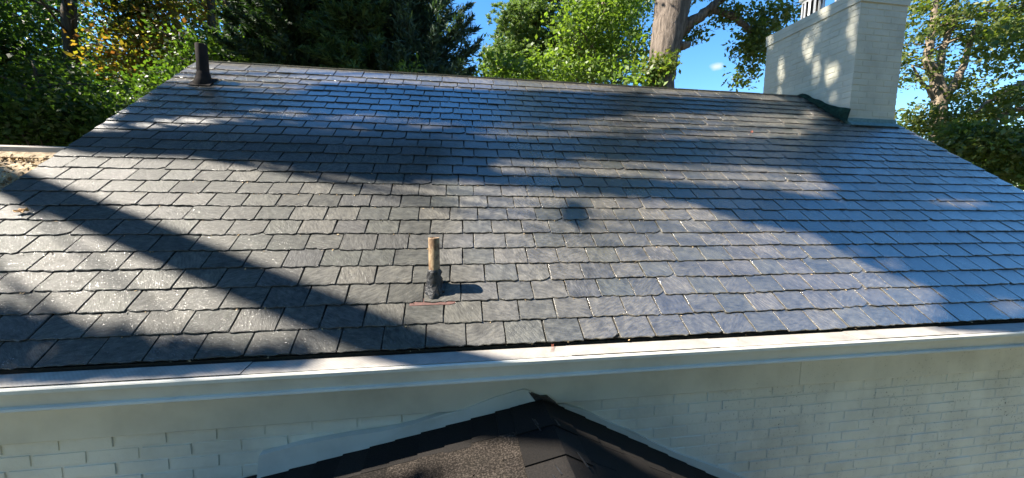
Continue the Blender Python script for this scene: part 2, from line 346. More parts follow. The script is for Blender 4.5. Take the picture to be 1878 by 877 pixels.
roof = MB()                      # deck under the slates, both slopes and gable soffit
def slab(u0, u1, s0, s1, n0, n1):
    c = [roof_pt(u0, s0, n0), roof_pt(u1, s0, n0), roof_pt(u1, s1, n0), roof_pt(u0, s1, n0), roof_pt(u0, s0, n1), roof_pt(u1, s0, n1), roof_pt(u1, s1, n1), roof_pt(u0, s1, n1)]
    return c
BF = [(3,2,1,0),(4,5,6,7),(0,1,5,4),(1,2,6,5),(2,3,7,6),(3,0,4,7)]
roof.add(slab(XL+0.015, XR-0.015, 0.03, SR-0.02, -0.075, -0.022), BF)
rear = [np.array([p[0], 2*SR*CP-p[1], p[2]]) for p in slab(XL+0.005, XR-0.005, -0.06, SR, -0.07, -0.012)]
roof.add(rear, [f[::-1] for f in BF])
roof_ob = roof.build('roof', M['dark_wood'], house)

# --- slates
rng = random.Random(11)
def slate_mesh(seed, w, L, th, chip):
    rg = random.Random(seed); pts = []
    nb = 9
    for i in range(nb+1):
        x = -w/2 + w*i/nb; y = rg.gauss(0, 0.0024)
        if i in (0, nb): y += rg.choice([0, 0, 0.002, 0.006]) * chip
        pts.append((x + (rg.gauss(0, .001) if 0 < i < nb else 0), y))
    if chip > 1.3:                # a broken corner
        k = rg.choice([0, nb]); pts[k] = (pts[k][0], 0.028); k2 = 1 if k == 0 else nb-1; pts[k2] = (pts[k2][0], 0.013)
    for f in (0.3, 0.62, 1.0): pts.append((w/2 + rg.gauss(0, 0.0011), L*f))
    for f in (1.0, 0.62, 0.3): pts.append((-w/2 + rg.gauss(0, 0.0011), L*f))
    n = len(pts); v = []; f = []; cx, cy = 0, L/2
    for x, y in pts:              # top outline, chipped bevel inwards
        ins = 0.0012 + abs(rg.gauss(0, 0.0016)); dx = -math.copysign(ins*0.8, x) if abs(abs(x)-w/2) < 0.006 else 0
        dy = ins*1.3 if y < 0.04 else 0
        v.append((x+dx, y+dy, th + rg.gauss(0, 0.0004)))
    for x, y in pts: v.append((x, y, th*0.72))
    for x, y in pts: v.append((x*0.992, y+(0.005 if y < 0.04 else 0), -0.0015))
    f.append(tuple(range(n))); mi = [0]
    for a in (0, 1):
        for i in range(n):
            j = (i+1) % n
            if i == nb+3: continue       # hidden head edge
            f.append((a*n+j, a*n+i, (a+1)*n+i, (a+1)*n+j)); mi.append(2 if a == 1 and i < nb else 1)
    return v, f, mi
TH = 0.0088
VAR = [slate_mesh(100+i, SLW*0.970, 0.192, TH*(0.85+0.05*(i % 6)), 1.6 if i in (13, 12) else (1.2 if i % 3 else 0.5)) for i in range(14)]
VARR = [slate_mesh(300+i, 0.292, SR-25*EXPO, TH, 0.6) for i in range(4)]
VME = []
for i, (v, f, mi) in enumerate(VAR+VARR):
    me = bpy.data.meshes.new('slate'); me.from_pydata(v, [], f); me.materials.append(M['slate']); me.materials.append(M['slate_edge']); me.materials.append(M['slate_butt_shade'])
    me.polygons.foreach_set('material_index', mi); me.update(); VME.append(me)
CHX0, CHX1, CHY0, CHY1 = 4.613, 5.300, 2.281, 3.650     # chimney plan
slates = []
XAX = Vector((1, 0, 0))
for k in range(26):
    top_row = k == 25
    w = 0.30 if top_row else SLW
    s = k*EXPO; ph = X0 + (0 if k % 2 == 0 else 0.44*SLW) + rng.uniform(-0.035, 0.035)*(k > 1)
    edges = [XL]; x = ph - math.floor((ph-XL)/w)*w
    if x - XL < 0.07: x += w
    while x < XR-0.07:
        edges.append(x + rng.uniform(-0.007, 0.007)*(1 if k > 1 else .4)); x += w
    edges.append(XR)
    for a, c in zip(edges[:-1], edges[1:]):
        xm = (a+c)/2; sc = (c-a)/w
        if CHX0-0.02 < xm < CHX1+0.05 and s*CP > CHY0-0.03: continue
        vi = (14+rng.randrange(4)) if top_row else (13 if rng.random() < 0.02 else rng.randrange(13))
        drop = rng.gauss(0, 0.0022); tilt = math.radians(3.3) + rng.gauss(0, 0.0045); sk = rng.gauss(0, 0.0035); side = rng.gauss(0, 0.006)
        if rng.random() < 0.025: drop -= 0.008; tilt += 0.012
        if top_row: tilt = math.radians(1.6)
        R = Matrix.Rotation(RP, 4, 'X') @ Matrix.Rotation(-tilt, 4, 'X') @ Matrix.Rotation(sk, 4, 'Z') @ Matrix.Rotation(side, 4, 'Y')
        P = roof_pt(xm, s+drop, -TH)
        Mx = Matrix.Translation(Vector(P)) @ R @ Matrix.Diagonal((sc, 1, 1, 1))
        q = [project(roof_pt(xx, ss)) for xx, ss in ((a, s), (c, s), (c, s+EXPO), (a, s+EXPO))]
        ar = 0.5*abs(sum(q[i][0]*q[(i+1) % 4][1]-q[(i+1) % 4][0]*q[i][1] for i in range(4)))
        mx, my = sum(t[0] for t in q)/4, sum(t[1] for t in q)/4
        inside = -20 < mx < PW+20 and -20 < my < PH+20
        slates.append((ar if inside else 0, vi, Mx))
slates.sort(key=lambda t: -t[0])
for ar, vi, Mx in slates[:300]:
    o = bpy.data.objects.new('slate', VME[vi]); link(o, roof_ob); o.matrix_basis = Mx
rest = MB()
for ar, vi, Mx in slates[300:]:
    v, f, mi = (VAR+VARR)[vi]
    b0 = len(rest.v); rest.v += [tuple(Mx @ Vector(p)) for p in v]; rest.f += [tuple(i+b0 for i in q) for q in f]; rest.m += mi
so = rest.build('slate_field', [M['slate'], M['slate_edge'], M['slate_butt_shade']], roof_ob); so['kind'] = 'stuff'
# starter course and a near-black box for the shade in the eave gap
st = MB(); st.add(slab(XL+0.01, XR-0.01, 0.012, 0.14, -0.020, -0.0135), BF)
st.box((XL+0.02, 0.022, -0.095), (XR-0.02, 0.0335, -0.018)); st.build('eave_starter_and_shade', M['dark_wood'], roof_ob)
# ridge: narrow rear slates peeping over the crest
rg_ = MB(); x = XL
while x < CHX0-0.02:
    w = min(rng.uniform(0.26, 0.33), CHX0-0.012-x)
    t = 0.006+rng.uniform(0, 0.004)
    p0 = roof_pt(x+0.002, SR+0.004, 0.000+t); y1, z1 = 2*SR*CP-(SR-0.2)*CP, (SR-0.2)*SP+0.006
    a = [(x+0.002, SR*CP-0.006, RZ-0.004), (x+w-0.002, SR*CP-0.006, RZ-0.004), (x+w-0.002, y1, z1-0.006), (x+0.002, y1, z1-0.006)]
    a += [(p[0], p[1]+(-0.004 if i < 2 else 0.004), p[2]+t+0.002) for i, p in enumerate(a)]
    rg_.add(a, BF); x += w
rg_.build('ridge_course', M['slate'], roof_ob)
# thin rust-red strip slipped below the near vent
u0, s0 = roof_us(751, 556); u1, s1 = roof_us(835, 553)
s0 = 2*EXPO; sb = MB()
sb.add([roof_pt(uu_, s0+ds, nn+t) for t in (0, .0012) for uu_, ds, nn in ((u0, -0.019, -.0055), (u0+.12, -.017, -.0052), (u1-.03, -.019, -.0055), (u1, -.009, -.0055), (u1, .03, -.0085), (u0, .03, -.0085))],
       [(5, 4, 3, 2, 1, 0), (6, 7, 8, 9, 10, 11)] + [(k, (k+1) % 6, 6+(k+1) % 6, 6+k) for k in range(6)])
sb.build('metal_strip', M['rust'], roof_ob)

# --- walls: painted mortar body + bricks
def brick_mesh(name, seed, w, h, d=0.0085):
    rg = random.Random(seed); j = lambda a: rg.gauss(0, a); bv = 0.0045
    o = [(-w/2, 0, 0), (w/2, 0, 0), (w/2, 0, h), (-w/2, 0, h)]
    i_ = [(-w/2+bv+j(.001), -d+j(.0006), bv+j(.0007)), (w/2-bv+j(.001), -d+j(.0006), bv+j(.0007)), (w/2-bv+j(.001), -d+j(.0006), h-bv+j(.0007)), (-w/2+bv+j(.001), -d+j(.0006), h-bv+j(.0007))]
    mid = [(0+j(.01), -d-abs(j(.0008)), h/2)]
    v = o+i_+mid; f = [(0,1,5,4),(1,2,6,5),(2,3,7,6),(3,0,4,7),(4,5,8),(5,6,8),(6,7,8),(7,4,8)]
    return v, f
BW, BH = BL-0.010, BC-0.0085
BR = [brick_mesh('b', i, BW, BH) for i in range(6)]
def brick_data(vf, mat):
    me = bpy.data.meshes.new('brick'); me.from_pydata(vf[0], [], vf[1]); me.materials.append(mat); me.update(); return me
BME = [brick_data(x, M['brick']) for x in BR]; CME = [brick_data(x, M['chimney']) for x in BR]
wall = MB()
wall.box((XL+0.06, YW+0.0040, GROUND), (XR-0.06, YW+0.25, -0.02))
wall_ob = wall.build('front_wall', M['mortar'], house)
side = MB()
for xa, xb in ((XL+0.0605, XL+0.25), (XR-0.25, XR-0.0605)):
    side.add([(xa, YW+0.251, GROUND), (xb, YW+0.251, GROUND), (xb, YB-0.251, GROUND), (xa, YB-0.251, GROUND),
              (xa, YW+0.251, 0.10), (xb, YW+0.251, 0.10), (xb, YB-0.251, 0.10), (xa, YB-0.251, 0.10),
              (xa, SR*CP, RZ-0.12), (xb, SR*CP, RZ-0.12)],
             [(3,2,1,0),(0,1,5,4),(2,3,7,6),(0,4,8,7,3),(1,2,6,9,5),(4,5,9,8),(7,8,9,6)])
side.box((XL+0.06, YB-0.25, GROUND), (XR-0.06, YB, -0.02))
side.build('side_walls', M['mortar'], house)
bricks = []
for m_ in range(-1, 37):
    zb = Z0 - (m_+1)*BC + 0.005
    off = 0.0 if m_ % 2 == 1 else BL*0.47
    x = XL+0.07 + ((XB+off-XL-0.07) % BL)
    xs = [x + i*BL for i in range(-1, 41)]
    rgb_ = random.Random(m_)
    for x in xs:
        a, c = x+0.003, x+BL-0.003
        a, c = max(a, XL+0.065), min(c, XR-0.065)
        if c-a < 0.04: continue
        Mx = Matrix.Translation(((a+c)/2+rgb_.gauss(0, .0015), YW+0.0095+rgb_.gauss(0, .001), zb+rgb_.gauss(0, .0008))) @ Matrix.Diagonal(((c-a)/BW, 1, 1, 1)) @ Matrix.Rotation(rgb_.gauss(0, .003), 4, 'Y')
        px, py, z = project((x+BL/2, YW, zb+BH/2))
        vis = z > 0.2 and -30 < px < PW+30 and py < PH+15
        bricks.append((1/z if vis else 0, rgb_.randrange(6), Mx))
bricks.sort(key=lambda t: -t[0])
vis_b = [t for t in bricks if t[0] > 0][:300]
for _, vi, Mx in vis_b:
    o = bpy.data.objects.new('brick', BME[vi]); link(o, wall_ob); o.matrix_basis = Mx
bs = MB()
for _, vi, Mx in [t for t in bricks if t[0] == 0] + [t for t in bricks if t[0] > 0][300:]:
    v, f = BR[vi]; bs.add([Mx @ Vector(p) for p in v], f)
bo = bs.build('brick_field', M['brick'], wall_ob); bo['kind'] = 'stuff'

# --- frieze board, gutter, guard
fr = MB(); seam_x = at_y(1467, 690, 0.035)[0]
for a, c in ((XL+0.01, seam_x-0.0012), (seam_x+0.0012, XR-0.01)):
    fr.prism_x([(0.035, -0.358), (0.037, -0.362), (0.0665, -0.362), (0.0665, -0.02), (0.035, -0.02)], a, c)
fr.build('frieze_board', M['trim'], house)
gp = [(0.030, -0.028), (0.030, -0.137), (-0.098, -0.137), (-0.1115, -0.137), (-0.1135, -0.134), (-0.1115, -0.1245), (-0.0985, -0.1205),
      (-0.1075, -0.090), (-0.1115, -0.073), (-0.1125, -0.068), (-0.119, -0.064), (-0.121, -0.058), (-0.121, -0.044), (-0.118, -0.0385), (-0.101, -0.0385),
      (-0.101, -0.041), (-0.1165, -0.0415), (-0.1185, -0.046), (-0.1185, -0.057), (-0.110, -0.066), (-0.105, -0.090), (-0.096, -0.120), (-0.100, -0.127), (-0.104, -0.132), (-0.097, -0.1345), (0.0275, -0.1345), (0.0275, -0.028)]
gu = MB(); gu.prism_x(gp, XL-0.02, XR+0.02)
for xe in (XL-0.02, XR+0.018):
    gu.add([(xe, y, z) for y, z in gp[:15]] + [(xe+0.002, y, z) for y, z in gp[:15]], [tuple(range(15)), tuple(range(29, 14, -1))])
gut = gu.build('gutter', M['gutter'], house)
seams = [XL-0.015] + [XL+0.75, at_y(450, 665, -.06)[0], at_y(1043, 650, -.06)[0], at_y(1310, 632, -.06)[0], 1.98, at_y(1740, 612, -.06)[0], 3.75, 4.6] + [XR+0.015]
for i, (a, c) in enumerate(zip(seams[:-1], seams[1:])):
    dz = 0.0028*(i % 2); dy = 0.004*((i*7) % 3)
    pr = [(-0.1035, -0.0365+dz), (-0.094, -0.0345+dz), (-0.050, -0.031+dz), (-0.008+dy*.4, -0.0272+dz), (-0.008+dy*.4, -0.0258+dz), (-0.050, -0.0292+dz), (-0.094, -0.0327+dz), (-0.1035, -0.0348+dz)]
    gm = MB(); gm.prism_x(pr, a+0.001, c-(0.001 if i % 2 else -0.004)); gm.build('guard_panel', M['guard'], gut)
# small outlet straps/brackets under the gutter
for px in (278, 381, 1040, 1467):
    X = at_y(px, 735, 0.034)[0]; bk = MB(); bk.box((X-0.004, 0.0335, -0.165), (X+0.003, 0.0349, -0.139)); bk.build('bracket', M['dark_wood'], gut)
# rake boards at both gable ends
for nm, xa, xb in (('rake_board', XL+0.018, XL+0.045), ('rake_board', XR-0.045, XR-0.018)):
    rb = MB(); rb.add(slab(xa, xb, 0.05, SR-0.11, -0.22, -0.0755), BF); rb.build(nm, M['trim'], house)

# --- chimney
CT = 3.13                        # underside of the projecting cap course
CBC = 0.0745
ch = MB(); ch.box((CHX0+0.0045, CHY0+0.0045, -2.0), (CHX1-0.0045, CHY1-0.0045, CT+0.005))
chim = ch.build('chimney', M['chimney'], house)
HB = CBC/BC*0.985
cb = MB()
for k in range(40):
    zb = CT - (k+1)*CBC + 0.004
    if zb < 1.0: break
    rgb_ = random.Random(900+k)
    nfx = 3; nfy = 6
    for facei, (o0, dx, Ln, nb) in enumerate((((CHX0, CHY0+0.0095), 0, CHX1-CHX0, nfx), ((CHX0+0.0095, CHY1), -math.pi/2, CHY1-CHY0, nfy), ((CHX1-0.0095, CHY0), math.pi/2, CHY1-CHY0, nfy), ((CHX1, CHY1-0.0095), math.pi, CHX1-CHX0, nfx))):
        wb = Ln/nb; cuts = [0] + [((i+0.5) if (k+facei) % 2 else i)*wb for i in range(0 if (k+facei) % 2 else 1, nb)] + [Ln]
        for a, c in zip(cuts[:-1], cuts[1:]):
            a2, c2 = a+(0.004 if a > 0 else 0.001), c-(0.004 if c < Ln else 0.001)
            mid = (a2+c2)/2
            base = Matrix.Translation((o0[0], o0[1], zb)) @ Matrix.Rotation(dx, 4, 'Z') @ Matrix.Translation((mid, rgb_.gauss(0, .0009), rgb_.gauss(0, .0008))) @ Matrix.Diagonal(((c2-a2)/BW, 1, (CBC-0.008)/BH, 1))
            if facei < 2 and zb > (1.60 if facei == 0 else 1.66):
                o = bpy.data.objects.new('chimney_brick', CME[rgb_.randrange(6)]); link(o, chim); o.matrix_basis = base
            else:
                v, f = BR[rgb_.randrange(6)]; cb.add([base @ Vector(p) for p in v], f)
cbo = cb.build('hidden_brickwork', M['chimney'], chim); cbo['kind'] = 'stuff'
cap = MB(); cap.box((CHX0-0.011, CHY0-0.011, CT+0.004), (CHX1+0.011, CHY1+0.011, CT+0.075))
cap.box((CHX0-0.013, CHY0-0.013, CT+0.077), (CHX1+0.013, CHY1+0.013, CT+0.15)); cap.box((CHX0+0.05, CHY0+0.05, CT+0.15), (CHX1-0.05, CHY1-0.05, CT+0.18))
cap.build('chimney_crown', M['chimney'], chim)
# green copper flashing up the left face, pale apron across the front
fl = MB(); rg = random.Random(5); n_ = 14
top, bot = [], []
for i in range(n_+1):
    y = CHY0-0.035 + (SR*CP+0.05-CHY0)*i/n_; zr = (y/CP)*SP if y < SR*CP else RZ
    top.append((CHX0-0.012-rg.uniform(0, .012), y, zr+0.045+0.13*(1-i/n_)**2+rg.uniform(-.008, .008)))
    bot.append((CHX0-0.085-rg.uniform(0, .02), y, zr+0.010+rg.uniform(0, .006)))
mid_ = [((a[0]*.65+c[0]*.35)-0.006, a[1], c[2]+0.018) for a, c in zip(top, bot)]
for A, B_ in ((bot, mid_), (mid_, top)):
    for i in range(n_):
        fl.add([A[i], A[i+1], B_[i+1], B_[i]], [(0, 1, 2, 3)])
fo = fl.build('step_flashing', M['copper'], chim); sm_ = fo.modifiers.new('thick', 'SOLIDIFY'); sm_.thickness = 0.004
ap = MB(); zr = CHY0/CP*SP
pr = [(CHY0-0.085, zr-0.050), (CHY0-0.084, zr-0.046), (CHY0-0.020, zr+0.006), (CHY0-0.013, zr+0.050), (CHY0+0.02, zr+0.052), (CHY0+0.02, zr-0.02)]
ap.prism_x(pr, CHX0-0.03, CHX1+0.012); ap.build('apron_flashing', M['verdigris'], chim)

# --- lower wing on the left gable end
wing = MB(); WS = roof_us(60, 262)[1] - 0.01; WX = XL-5.0; wz = -0.055
wing.add(slab(WX, XL+0.012, -0.05, WS, wz-0.08, wz), BF)
rw = [np.array([p[0], 2*WS*CP-p[1], p[2]]) for p in slab(WX, XL+0.012, -0.05, WS, wz-0.08, wz-0.001)]
wing.add(rw, [f[::-1] for f in BF])
wing.box((WX+0.1, YW+0.05, GROUND), (XL+0.058, 2*WS*CP-0.1, -0.10))
wing_ob = wing.build('wing_roof', M['wing'], house)
wb = MB(); yr, zr = WS*CP, WS*SP+wz*CP
wb.prism_x([(yr-0.050, zr-0.028), (yr-0.046, zr+0.012), (yr+0.020, zr+0.030), (yr+0.075, zr+0.010), (yr+0.075, zr-0.05)], WX, XL+0.010)
wb.build('ridge_board', M['ridge_board'], wing_ob)

# leaf and needle litter lying on the wing
rgn = np.random.default_rng(3)
def frames(n, normal_bias, rgn, axis=None):
    nr = rgn.normal(size=(n, 3)) + np.asarray(normal_bias)
    nr /= np.linalg.norm(nr, axis=1)[:, None]
    a = rgn.normal(size=(n, 3)) if axis is None else axis + rgn.normal(size=(n, 3))*0.0
    a -= (a*nr).sum(1)[:, None]*nr; a /= np.linalg.norm(a, axis=1)[:, None]+1e-9
    return nr, a, np.cross(nr, a)
def leaf_quads(P, size, aspect, bias, rgn, axis=None, fold=0.18):
    n = len(P); nr, a, b = frames(n, bias, rgn, axis)
    L = (size*rgn.uniform(0.5, 1.55, n))[:, None]; Wd = L*aspect
    V = np.empty((n, 4, 3)); V[:, 0] = P - a*L*0.5
    V[:, 1] = P + b*Wd*0.5 + nr*Wd*fold; V[:, 2] = P + a*L*0.5; V[:, 3] = P - b*Wd*0.5 + nr*Wd*fold
    return V.reshape(-1, 3)
n = 11000
uu = XL + 0.01 - np.abs(rgn.normal(0, 0.9, n)); ss = rgn.uniform(0.1, WS-0.03, n)
keep = (uu > WX) & (rgn.random(n) < 0.25+0.75*(np.sin(uu*9+ss*4)*np.sin(ss*13-uu*3) > -0.2)); uu, ss = uu[keep], ss[keep]
hh = wz + 0.004 + rgn.random(len(uu))*0.018
P = np.stack([uu, ss*CP, ss*SP], 1) + RN*hh[:, None]
lit = fast_quads('leaf_litter', leaf_quads(P, 0.026, 0.42, RN*2.0, rgn), M['litter'])
tag(lit, 'tan dry leaf litter covering the low wing roof beside the slate roof', 'leaf litter', kind='stuff')

# ------------------------------------------------------------------ entry porch roof below the eave
ax_, az_ = 0.205, -0.335          # apex where it meets the wall
ML, MR = 0.215, 0.54             # slopes left and right
PY0, PY1 = -1.75, YW+0.004
porch = thing('entry_porch', 'low black shingled gable porch roof butting the white brick wall below the gutter', 'porch', (ax_, -0.9, GROUND))
LW, RW = 2.0, 1.35
pd = MB()
prof = [(ax_, az_-0.02), (ax_-LW, az_-0.02-LW*ML), (ax_-LW, az_-0.14-LW*ML), (ax_+RW, az_-0.14-RW*MR), (ax_+RW, az_-0.02-RW*MR)]
n = len(prof); v = [(x, PY0, z) for x, z in prof] + [(x, PY1, z) for x, z in prof]
pd.add(v, [(i, (i+1) % n, n+(i+1) % n, n+i) for i in range(n)] + [tuple(range(n))[::-1], tuple(range(n, 2*n))])
for xx in (ax_-LW+0.25, ax_+RW-0.25):
    pd.box((xx-0.07, PY0+0.12, GROUND), (xx+0.07, PY0+0.26, az_-0.1-LW*ML*0.8))
pd.build('roof_deck', M['dark_wood'], porch)
rs = random.Random(21)
def shingle(sign, d0, d1, ya, yb, lift, mat):
    ml = ML if sign < 0 else MR
    def pt(d, y, h): return (ax_+sign*d, y, az_-d*ml+h)
    a = [pt(d1, ya, lift+0.004), pt(d1, yb, lift+0.004), pt(d0, yb, -0.004), pt(d0, ya, -0.004)]
    t = 0.009; c = a + [(p[0], p[1], p[2]+t) for p in a]
    s_ = MB(); s_.add(c, BF if sign > 0 else [f[::-1] for f in BF]); s_.build('shingle', mat, porch)
for sign, ml, Wd in ((-1, ML, LW), (1, MR, RW)):
    ex = 0.125; k = 0
    while k*ex < Wd:
        d0, d1 = max(0.005, k*ex-0.06), (k+1)*ex; y = PY1-0.004
        first = True
        while y > PY0+0.02:
            w = (0.23+rs.uniform(-.02, .02)) if first else rs.uniform(0.15, 0.27)
            dark = first or (sign > 0 and rs.random() < 0.8)
            shingle(sign, d0, d1+rs.uniform(-.003, .003), max(PY0, y-w)+0.0012, y-0.0012, rs.uniform(0.0, 0.0025), M['shingle_dark'] if dark else M['shingle'])
            y -= w; first = False
        k += 1
y = PY1-0.02
while y > PY0:                    # bent caps over the ridge
    w = 0.2; cpm = MB(); y0_, y1_ = y-w-0.05, y; h0, h1 = 0.022, 0.012
    for sg, ml in ((-1, ML), (1, MR)):
        dd = 0.17 if sg < 0 else 0.12
        a = [(ax_, y0_, az_+h0), (ax_, y1_, az_+h1), (ax_+sg*dd, y1_, az_-dd*ml+h1), (ax_+sg*dd, y0_, az_-dd*ml+h0)]
        c = a + [(p[0], p[1], p[2]-0.006) for p in a]; cpm.add(c, BF if sg < 0 else [f[::-1] for f in BF])
    cpm.build('ridge_cap', M['shingle_dark'], porch); y -= w
def wall_plate(name, poly, Y, th, mat, wav=0.0):
    rg = random.Random(8); pts = [at_y(px, py, Y) for px, py in poly]
    n = len(pts); v = [(p[0], Y-th-rg.uniform(0, wav), p[2]) for p in pts] + [(p[0], Y+0.03, p[2]) for p in pts]
    mb = MB(); mb.add(v, [tuple(range(n))] + [(i, n+i, n+(i+1) % n, (i+1) % n) for i in range(n)])
    o = mb.build(name, mat, porch); return o
wall_plate('wall_flashing', [(972, 716), (983, 737), (974, 741), (940, 766), (850, 789), (760, 813), (660, 845), (560, 875), (470, 905), (476, 834), (560, 812), (640, 798), (700, 790), (760, 776), (810, 760), (850, 751), (905, 729), (945, 717), (960, 713)], 0.031, 0.006, M['plate'], 0.004)
wall_plate('wall_flashing', [(1016, 742), (1032, 740), (1066, 750), (1082, 757), (1122, 776), (1130, 780), (1160, 791), (1200, 812), (1236, 828), (1262, 838), (1330, 862), (1420, 900), (1380, 930), (1300, 900), (1225, 865), (1150, 835), (1090, 808), (1050, 790), (1013, 759)], 0.048, 0.005, M['plate'], 0.004)
wall_plate('tar_patch', [(969, 719), (992, 727), (1003, 726), (1020, 739), (1016, 746), (1014, 760), (1010, 784), (975, 782), (955, 762), (974, 741), (983, 737)], 0.0240, 0.003, M['tar'], 0.004)
tp = MB(); rg = random.Random(4)
for i in range(9):                # smeared sealant runs on the ridge
    y = -0.05-rg.random()*0.5; d = rg.uniform(-0.1, 0.12); L = rg.uniform(0.03, 0.10); z = az_+0.0225-abs(d)*(ML if d < 0 else MR)
    tp.add([(ax_+d, y, z), (ax_+d+0.006, y-0.003, z-0.001), (ax_+d+0.010+L*0.15, y-L, z-0.002), (ax_+d+0.002+L*0.15, y-L, z-0.001),
            (ax_+d, y, z+0.003), (ax_+d+0.006, y-0.003, z+0.002), (ax_+d+0.010+L*0.15, y-L, z+0.001), (ax_+d+0.002+L*0.15, y-L, z+0.002)], BF)
tp.build('sealant', M['tar'], porch)['kind'] = 'stuff'

# ------------------------------------------------------------------ vents
def ring_tube(mb, c, zs, rs_, sides=24, rng=None, jit=0.0, m=0):
    rings = []
    for z, r in zip(zs, rs_):
        rings.append([(c[0]+math.cos(2*math.pi*k/sides)*r*(1+(rng.uniform(-jit, jit) if rng else 0)), c[1]+math.sin(2*math.pi*k/sides)*r*(1+(rng.uniform(-jit, jit) if rng else 0)), z) for k in range(sides)])
    v = [p for r in rings for p in r]
    mb.add(v, [(i*sides+k, i*sides+(k+1) % sides, (i+1)*sides+(k+1) % sides, (i+1)*sides+k) for i in range(len(zs)-1) for k in range(sides)], m)
u, s = roof_us(797, 527); P1 = roof_pt(u, s)
v1 = thing('vent_pipe', 'short rusty tan vent pipe with black tar collar on sunlit slates', 'vent pipe', P1)
pm = MB(); z = P1[2]; ring_tube(pm, P1, [z-0.06, z+0.277, z+0.281, z+0.281, z+0.05], [0.0305, 0.0305, 0.029, 0.0255, 0.025]); pm.build('pipe', M['pipe_rust'], v1, True)
rg = random.Random(2)
tm = MB(); ring_tube(tm, P1, [z-0.05, z-0.015, z+0.005, z+0.03, z+0.05, z+0.068, z+0.085, z+0.098, z+0.104], [0.060, 0.056, 0.049, 0.043, 0.041, 0.037, 0.039, 0.034, 0.0305], 26, rg, 0.19)
tm.build('collar', M['tar'], v1, True)
sm = MB(); pts = []
for k in range(22):
    th = 2*math.pi*k/22; r = 0.055*(1+rg.uniform(-.22, .30)); pts.append((u+math.cos(th)*r*1.0, s+math.sin(th)*r*0.9))
sm.add([roof_pt(a, c, 0.0045) for a, c in pts]+[roof_pt(a*1.0, c, -0.006) for a, c in pts]+[roof_pt(u, s, 0.008)], [(k, (k+1) % 22, 44) for k in range(22)]+[(k+22, (k+1) % 22+22, (k+1) % 22, k) for k in range(22)])
sm.build('tar_smear', M['tar'], v1, True)
u, s = roof_us(374, 149); P2 = roof_pt(u, s)
v2 = thing('vent_pipe', 'dark brown vent pipe with flared rubber boot near the ridge', 'vent pipe', P2)
pm = MB(); z = P2[2]; ring_tube(pm, P2+np.array([0, 0, 0]), [z-0.08, z+0.345, z+0.349, z+0.349, z+0.1], [0.052, 0.050, 0.048, 0.044, 0.043]); pm.build('pipe', M['pipe_dark'], v2, True)
tm = MB(); ring_tube(tm, P2, [z-0.07, z-0.02, z+0.01, z+0.045, z+0.075, z+0.085], [0.088, 0.084, 0.074, 0.062, 0.057, 0.051], 24); tm.build('boot', M['pipe_dark'], v2, True)
fm = MB(); fm.add([roof_pt(u+dx, s+dy, h) for h in (0.0, 0.005) for dx, dy in ((-.10, -.11), (.10, -.11), (.09, .08), (-.09, .08))], BF); fm.build('base_flange', M['pipe_dark'], v2)

# ------------------------------------------------------------------ flue caps on the chimney
for i, (yy, lab) in enumerate(((3.22, 'round slatted metal flue cap toward the back of the white chimney'), (2.72, 'round slatted metal flue cap near the front of the white chimney'))):
    c = np.array([4.93, yy, CT+0.18]); fc = thing('flue_cap', lab, 'flue cap', c, 'flue caps on the chimney')
    bm_ = MB(); ring_tube(bm_, c, [c[2], c[2]+0.06, c[2]+0.06, c[2]], [0.135, 0.135, 0.128, 0.128], 28); bm_.build('base_ring', M['steel'], fc, True)
    tm = MB(); ring_tube(tm, c, [c[2]+0.28, c[2]+0.33, c[2]+0.36, c[2]+0.40, c[2]+0.405], [0.135, 0.137, 0.175, 0.08, 0.001], 28); tm.build('lid', M['steel'], fc, True)
    for k in range(14):
        th = 2*math.pi*k/14; a = np.array([math.cos(th), math.sin(th), 0]); t_ = np.array([-a[1], a[0], 0])
        q = [c+a*r_+t_*w_+np.array([0, 0, h]) for h in (0.055, 0.29) for r_, w_ in ((.125, -.013), (.133, -.013), (.133, .013), (.125, .013))]
        sb = MB(); sb.add(q, BF); sb.build('slat', M['steel'], fc)
    im = MB(); ring_tube(im, c, [c[2]-0.02, c[2]+0.30], [0.095, 0.095], 20); im.build('liner', M['dark_wood'], fc, True)

# ------------------------------------------------------------------ small fallen things
def curled_leaf(name, px, py, L, W_, mat, label, rot):
    u, s = roof_us(px, py); c = Vector(roof_pt(u, s, 0.006)); R = Matrix.Rotation(RP, 3, 'X') @ Matrix.Rotation(rot, 3, 'Z')
    V = []; Fc = []; n = 7
    lobes = [0.06, 0.5, 0.9, 0.62, 1.0, 0.55, 0.04]
    for i in range(n):
        t = i/(n-1)-0.5
        for j in (-1, -.5, 0, .5, 1):
            w = lobes[i]*W_/2*j; V.append(c + R @ Vector((t*L, w, 0.5*L*t*t + abs(j)**2*W_*0.32 + 0.006*math.sin(i*2+j*3))))
    for i in range(n-1):
        for j in range(4): Fc.append((i*5+j, (i+1)*5+j, (i+1)*5+j+1, i*5+j+1))
    o = mesh_obj(name, V, Fc, mat, None, True); md = o.modifiers.new('t', 'SOLIDIFY'); md.thickness = 0.0012
    return tag(o, label, 'leaf')
curled_leaf('fallen_leaf', 43, 390, 0.062, 0.038, M['dry_leaf'], 'curled orange tan dry leaf lying on the slates near the wing', 0.3)
curled_leaf('fallen_leaf', 1378, 244, 0.04, 0.026, M['red_leaf'], 'small reddish brown leaf on the shaded slates below the chimney', 1.0)
pn = MB(); a = at_y(1010, 640, -0.03); 
for k in range(3):
    pn.tube([np.array([a[0]+0.012+k*.004, -0.006, -0.012]), np.array([a[0]+0.002+k*.006, -0.035, -0.0245]), np.array([a[0]-0.010+k*.007, -0.062, -0.0255])], [0.0008]*3, 4)
pno = pn.build('pine_needle', M['red_leaf']); tag(pno, 'orange pine needle cluster hanging from the slate edge over the gutter guard', 'pine needle')

